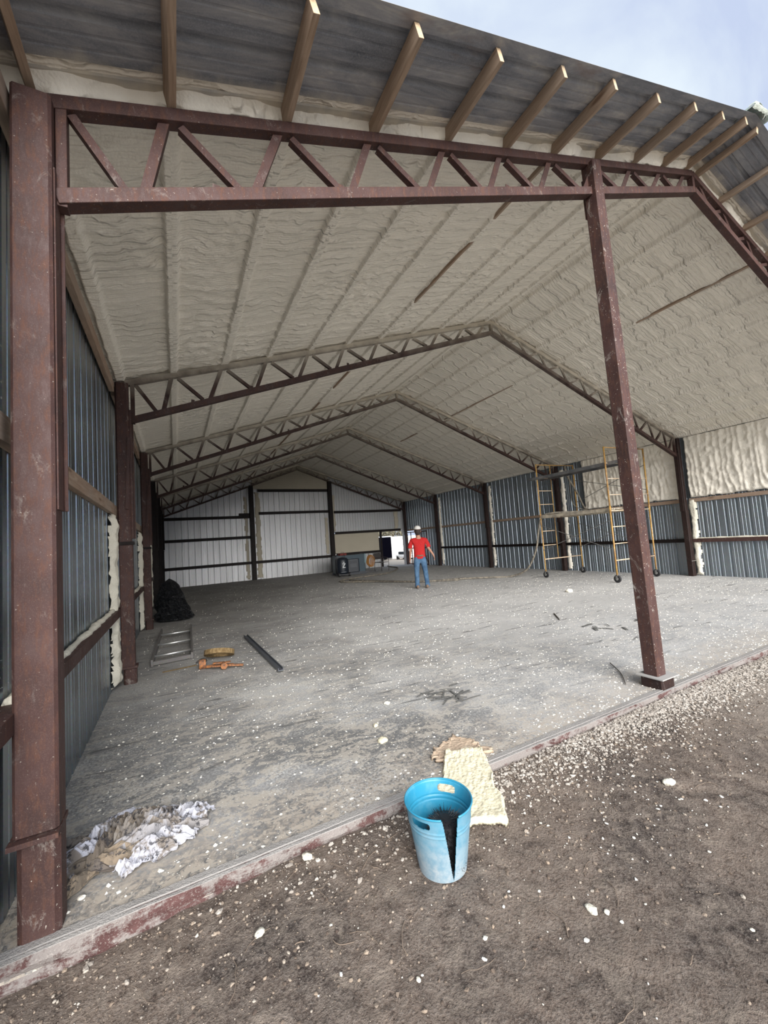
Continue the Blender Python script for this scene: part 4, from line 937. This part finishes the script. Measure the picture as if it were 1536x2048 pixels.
for k, (cx_, cy_, cz_) in enumerate(cl):
    n_ = 13; a = np.linspace(-1, 1, n_); A, B = np.meshgrid(a, a, indexing='ij')
    L_, w_ = r.uniform(.10, .17), r.uniform(.04, .085); th = r.uniform(-.5, 1.1)
    fo = np.abs(fbm(A*1.4+k*7, B*2.6+k*3, 3, 60+k)-.5)*.22+.02*np.sin(B*5+A*2+k)
    tri = 1-.5*(A*.5+.5)*r.uniform(.2, 1); x_ = A*L_; y_ = B*w_*tri; z_ = cz_*(1-.75*A**2)*(1-.7*B**2)+fo*(1-.3*np.abs(A))*.55-.005
    tl = r.uniform(-.35, .35); z_ = z_+tl*x_*.3+r.normal(0, .006, z_.shape)+.03*np.abs(((A*1.7+B*1.1+k*.7) % 1)-.5)*(1-A**2)
    X2 = x_*math.cos(th)-y_*math.sin(th)+cx_; Y2 = x_*math.sin(th)+y_*math.cos(th)+cy_-.03
    P_ = np.stack([X2+.015*(fbm(A*3, B*3, 2, k)-.5), Y2, np.maximum(z_, .004+.002*(k % 5))], -1).reshape(-1, 3)
    idx = np.arange(n_*n_).reshape(n_, n_); q = np.stack([idx[:-1, :-1], idx[1:, :-1], idx[1:, 1:], idx[:-1, 1:]], -1).reshape(-1, 4)
    V.append(P_); Q.append(q+off); off += len(P_)
Q = np.concatenate(Q); Q = np.concatenate([Q[:, [0, 1, 2]], Q[:, [0, 2, 3]]]); t = obj('drop_cloth', np_mesh('drop_cloth', np.concatenate(V), Q, False), CLOTH, None); tag(t, 'crumpled white and brown stained cloth heap beside the front left column', 'cloth', kind='thing')
t.modifiers.new('s', 'SOLIDIFY').thickness = .002

# ------------------------------------------------------------------ blue bucket, split down the front, with a brush head inside
BLU = G('chalky_blue_plastic', .45); p = BLU.obj(); x_, y_, z_ = BLU.sep(p)
n_ = BLU.noise(p, 9, 5, .7, .6); geo = BLU.n('ShaderNodeNewGeometry')
c = BLU.mix(BLU.ramp(n_, (.35, 0), (.7, .35)), (.035, .235, .36), (.06, .30, .42))
rr2 = BLU.math('ADD', BLU.math('MULTIPLY', x_, x_), BLU.math('MULTIPLY', y_, y_)); 
outer = BLU.math('MULTIPLY', BLU.ramp(BLU.math('ADD', z_, BLU.math('MULTIPLY', BLU.math('SUBTRACT', n_, .5), .22)), (.02, 1), (.28, .25)), .85)
oc = BLU.mix(outer, c, BLU.ramp(BLU.noise(p, 26, 4, .7), (.35, (.20, .27, .32)), (.6, (.36, .38, .39)))); BLUO = BLU.out(oc, .6)
BLI = G('blue_plastic_inside', .4); p = BLI.obj(); BLI = BLI.out(BLI.mix(BLI.ramp(BLI.noise(p, 14, 4, .7), (.45, 0), (.75, .5)), (.028, .25, .40), (.16, .38, .48)))
bk = thing('bucket', 'split blue plastic bucket with a black brush standing on the dirt', 'bucket', (1.545, -.615, -.052), 0)
H_ = .30; nT, nZ = 420, 90; th = np.linspace(0, 2*math.pi, nT, endpoint=False); zz = np.linspace(0, 1, nZ)
camang = math.atan2(CAM.y+.615, CAM.x-1.545)
def shell(off, inner):
    T, Zq = np.meshgrid(np.append(th, 2*math.pi), zz, indexing='ij')
    R = .112+(.158-.112)*Zq+off
    R = R+.004*np.exp(-((Zq-.99)/.012)**2)
    for q in (.70, .76): R = R+(.0025)*np.exp(-((Zq-q)/.010)**2)
    da = (T-(camang+.30)+math.pi) % (2*math.pi)-math.pi       # slit offset from the camera-facing side
    halfw = np.interp(Zq, [.02, .12, .3, .99, 1], [.0, .045, .09, .23, .25])
    slit = np.abs(da-.10*(1-Zq)) < halfw
    def slot(ang, z0, hw, hh):
        d = (T-ang+math.pi) % (2*math.pi)-math.pi; return ((d/hw)**4+((Zq-z0)/hh)**4) < 1
    holes = slot(camang+math.pi+.30-.62, .86, .30, .055) | slot(camang-.62, .87, .30, .05)
    # left flap by the slit bends inward
    bend = np.exp(-((da+.30)/.16)**2)*sst(.45, 1, Zq); R = R-.020*bend*0
    Zh = Zq*H_-.030*np.exp(-((da+.33)/.13)**4)*0
    P = np.stack([R*np.cos(T), R*np.sin(T), Zh], -1); keep = ~(slit | holes)
    return P, keep
for nm, off, m_ in (('outer_wall', .0015, BLUO), ('inner_wall', -.0015, BLI)):
    P, keep = shell(off, False); obj(nm, grid_mesh(nm, P, keep), m_, bk)
# rolled rim follows the top where the wall survives
pts = [];
da0 = camang+.30
for a_ in np.linspace(da0+.26, da0+2*math.pi-.26, 90): pts.append((.160*math.cos(a_), .160*math.sin(a_), H_-.002))
obj('rim', MB().tube(pts, .0042, 8), BLI, bk, smooth=True)
obj('bottom', MB().lathe([(.0, .008), (.110, .008), (.113, .0), (.0, .0)], 40), BLUO, bk)
BR = flat('black_bristle', (.012, .012, .014), .5)
br = thing('brush_head', 'black bristle brush head standing inside the blue bucket', 'brush', (1.56, -.64, -.04))
obj('core', MB().lathe([(.01, .0), (.055, .0), (.066, .12), (.066, .195), (.03, .205), (.0005, .206)], 18, (0, 0, 0)), BR, br)
r = np.random.default_rng(2); b = MB()
for k in range(2600):
    a_ = r.uniform(0, 6.283); h = r.uniform(.01, .205); d = Vector((math.cos(a_), math.sin(a_), r.uniform(-.2, .9)*(h/.12))).normalized(); p0 = Vector((.055*math.cos(a_)*r.uniform(.2 if h > .18 else .9, 1.15), .055*math.sin(a_)*r.uniform(.2 if h > .18 else .9, 1.15), h))
    L_ = r.uniform(.025, .040); s = d.orthogonal().normalized()*.0013; p1 = p0+d*L_; b.add([p0+s, p0-s, p1-s*.5, p1+s*.5], [(0, 1, 2, 3)])
tag(obj('bristles', b, BR, br), kind='stuff')

# ------------------------------------------------------------------ foam slabs beside the bucket
def slab(name, corners, thick, m, label, seed, rag=.018, n=70, lump=.012, cat='foam sheet'):
    """corners: 4 points (top surface ring), bilinear, ragged outline"""
    a = np.linspace(0, 1, n); A, B = np.meshgrid(a, a, indexing='ij'); c = [np.array(q, float) for q in corners]
    wx = rag*(fbm(A*9, B*9, 3, seed)-.5)*2; wy = rag*(fbm(A*9+7, B*9+3, 3, seed+1)-.5)*2
    P = ((1-A)*(1-B))[..., None]*c[0]+(A*(1-B))[..., None]*c[1]+(A*B)[..., None]*c[2]+((1-A)*B)[..., None]*c[3]
    e = np.minimum(np.minimum(A, 1-A), np.minimum(B, 1-B)); P[..., 0] += wx*sst(.25, 0, e)*1.6; P[..., 1] += wy*sst(.25, 0, e)*1.6
    P[..., 2] += lump*(fbm(A*22, B*22, 3, seed+3)-.5)+lump*1.3*sst(.12, .0, e)*fbm(A*12, B*12, 2, seed+4)-thick*.6*sst(.03, 0, e)
    bot = P.copy(); bot[..., 2] -= thick
    idx = np.arange(n*n).reshape(n, n); q = np.stack([idx[:-1, :-1], idx[1:, :-1], idx[1:, 1:], idx[:-1, 1:]], -1).reshape(-1, 4)
    q2 = q[:, ::-1]+n*n; ring = np.concatenate([idx[0, :-1], idx[:-1, -1], idx[-1, :0:-1], idx[:0:-1, 0]]); nx = np.roll(ring, -1)
    qs = np.stack([ring, nx, nx+n*n, ring+n*n], -1)
    o = obj(name, np_mesh(name, np.concatenate([P.reshape(-1, 3), bot.reshape(-1, 3)]), np.concatenate([q, q2, qs])), m); return tag(o, label, cat, kind='thing')
slab('foam_slab', [(2.075, .085, .034), (2.30, -.04, .034), (1.98, -.60, -.012), (1.60, -.44, -.012)], .022, FOAM_Y, 'pale yellow foam slab lying half on the dirt behind the bucket', 301)
TANF = G('tan_facing', .9); p = TANF.pos(); TANF = TANF.out(TANF.mix(TANF.ramp(TANF.noise(p, 12, 5, .7), (.60, 0), (.66, 1)), (.44, .34, .25), (.72, .68, .55)), None, TANF.bump(TANF.noise(p, 40, 3), .4, .004))
slab('foam_slab', [(1.955, .10, .014), (2.26, .25, .014), (2.36, -.07, .014), (2.03, -.04, .012)], .014, TANF, 'tan faced foam offcut under the yellow slab on the concrete', 305, .03)

# ------------------------------------------------------------------ separate foam chunks large enough to pick out
def chunk(x, y, z, s, label, seed, m=FOAM_W, fl=.5):
    b = ball((0, 0, 0), (s, s*.8, s*fl), 18, 10); r = np.random.default_rng(seed); a0 = r.uniform(0, 6.28); vs = []
    A = np.array(b.v); d = A/np.array((s, s*.8, s*fl)); k = .62+.75*fbm(d[:, 0]*1.6+seed*3.1+d[:, 2], d[:, 1]*1.6+seed, 3, seed); A = A*k[:, None]
    ca, sa = math.cos(a0), math.sin(a0); b.v = [(ax*ca-ay*sa, ax*sa+ay*ca, az+s*fl*.55) for ax, ay, az in A]
    o = obj('foam_chunk', b, m, None, (x, y, z), smooth=True); return tag(o, label, 'foam chunk', 'loose foam chunks', 'thing')
def dz(x, y): return float(dirt_z(x, y))
chunk(.717, -.503, dz(.717, -.503), .022, 'round white foam chunk on the brown dirt, lower left of the bucket', 1)
chunk(1.944, -1.104, dz(1.944, -1.104), .024, 'ragged white foam chunk on bare dirt, lower right of the bucket', 2)
chunk(1.99, -1.14, dz(1.99, -1.14), .013, 'smaller greyish crumb just below the ragged white foam chunk', 3)
chunk(3.03, -.841, dz(3.03, -.841), .036, 'biggest white foam chunk on the dirt out to the right', 4)
chunk(1.187, -.964, dz(1.187, -.964), .010, 'small white foam chunk near the bottom of the picture, centre', 5)
chunk(1.79, .492, 0, .040, 'ragged cream foam chunk on the concrete, nearest the foam slabs', 6, FOAM_Y)
chunk(1.861, .749, 0, .026, 'yellowish foam lump just behind the ragged cream chunk', 7, FOAM_Y)
chunk(2.144, 1.094, 0, .030, 'pale foam lump on the concrete, farthest of the three near the slabs', 8)
chunk(.991, -.25, dz(.991, -.25)+.01, .026, 'white foam chunk lodged against the slab edge, left of the bucket', 9)
chunk(.04, .026, 0, .016, 'cream foam lump on the concrete below the cloth heap', 10, FOAM)
chunk(8.6, 4.2, 0, .09, 'white foam lump on the floor near the scaffold wheel', 11)
# paper and tape scraps, twigs
GST = flat('grey_tape', (.12, .12, .115), .7)
def scraps(name, cx, cy, n, L, w, label, m, seed, cat='debris'):
    r = np.random.default_rng(seed); b = MB()
    for k in range(n):
        a_ = r.normal(.15, .7); x, y = cx+r.normal(0, L*.35), cy+r.normal(0, L*.28); d = Vector((math.cos(a_), math.sin(a_), 0)); l = L*r.uniform(.3, .8)
        pts = [Vector((x, y, .004+.004*(k % 3)))+d*(l*(t-.5))+Vector((0, 0, .012*math.sin(t*3.14)*r.random())) for t in (0, .33, .66, 1)]
        s = Vector((-d.y, d.x, 0))*(w*r.uniform(.4, 1)); vs = []
        for p in pts: vs += [p-s, p+s]
        b.add(vs, [(0, 2, 3, 1), (2, 4, 5, 3), (4, 6, 7, 5)])
    return tag(obj(name, b, m, solid=.002), label, cat, kind='thing')
scraps('tape_scraps', 2.70, .90, 26, .30, .010, 'tangle of grey tape and film scraps in the middle of the near floor', GST, 5)
scraps('tape_scraps', 5.9, 1.62, 6, .38, .022, 'dark flat strip scrap on the floor right of the middle post', GST, 6)
scraps('tape_scraps', 6.75, 1.50, 4, .30, .035, 'pointed dark scrap on the floor, farthest right of the middle post', GST, 7)
def stick(name, pts, rad, m, label, cat='stick'): return tag(obj(name, MB().tube(spline(pts, 5), rad, 6), m, smooth=True), label, cat, kind='thing')
DK = flat('dark_stick', (.10, .09, .08), .8)
stick('stick', [(4.59, .55, .012), (4.38, .30, .012), (4.14, .10, .012)], .005, DK, 'thin dark stick on the concrete just left of the middle post')
stick('stick', [(6.35, 2.75, .01), (6.0, 2.35, .01)], .010, DK, 'dark straight strip on the concrete behind the middle post')
TW = flat('dry_root', (.19, .145, .11), .9)
r = np.random.default_rng(77); b = MB()
for k in range(90):
    x, y = r.uniform(.2, 4.2), -.3-abs(r.normal(0, .55)); y = max(y, -1.7); a_ = r.uniform(0, 6.28); L_ = r.uniform(.03, .16); pts = []
    for t in np.linspace(0, 1, 6):
        a_ += r.normal(0, .35); x += math.cos(a_)*L_/5; y += math.sin(a_)*L_/5; pts.append((x, y, dz(x, y)+.003+.006*math.sin(t*3.1)))
    b.tube(pts, r.uniform(.0008, .0024), 4, False)
tag(obj('dry_roots_litter', b, TW, smooth=True), 'thin dry roots and twigs littered in the dirt', kind='stuff')
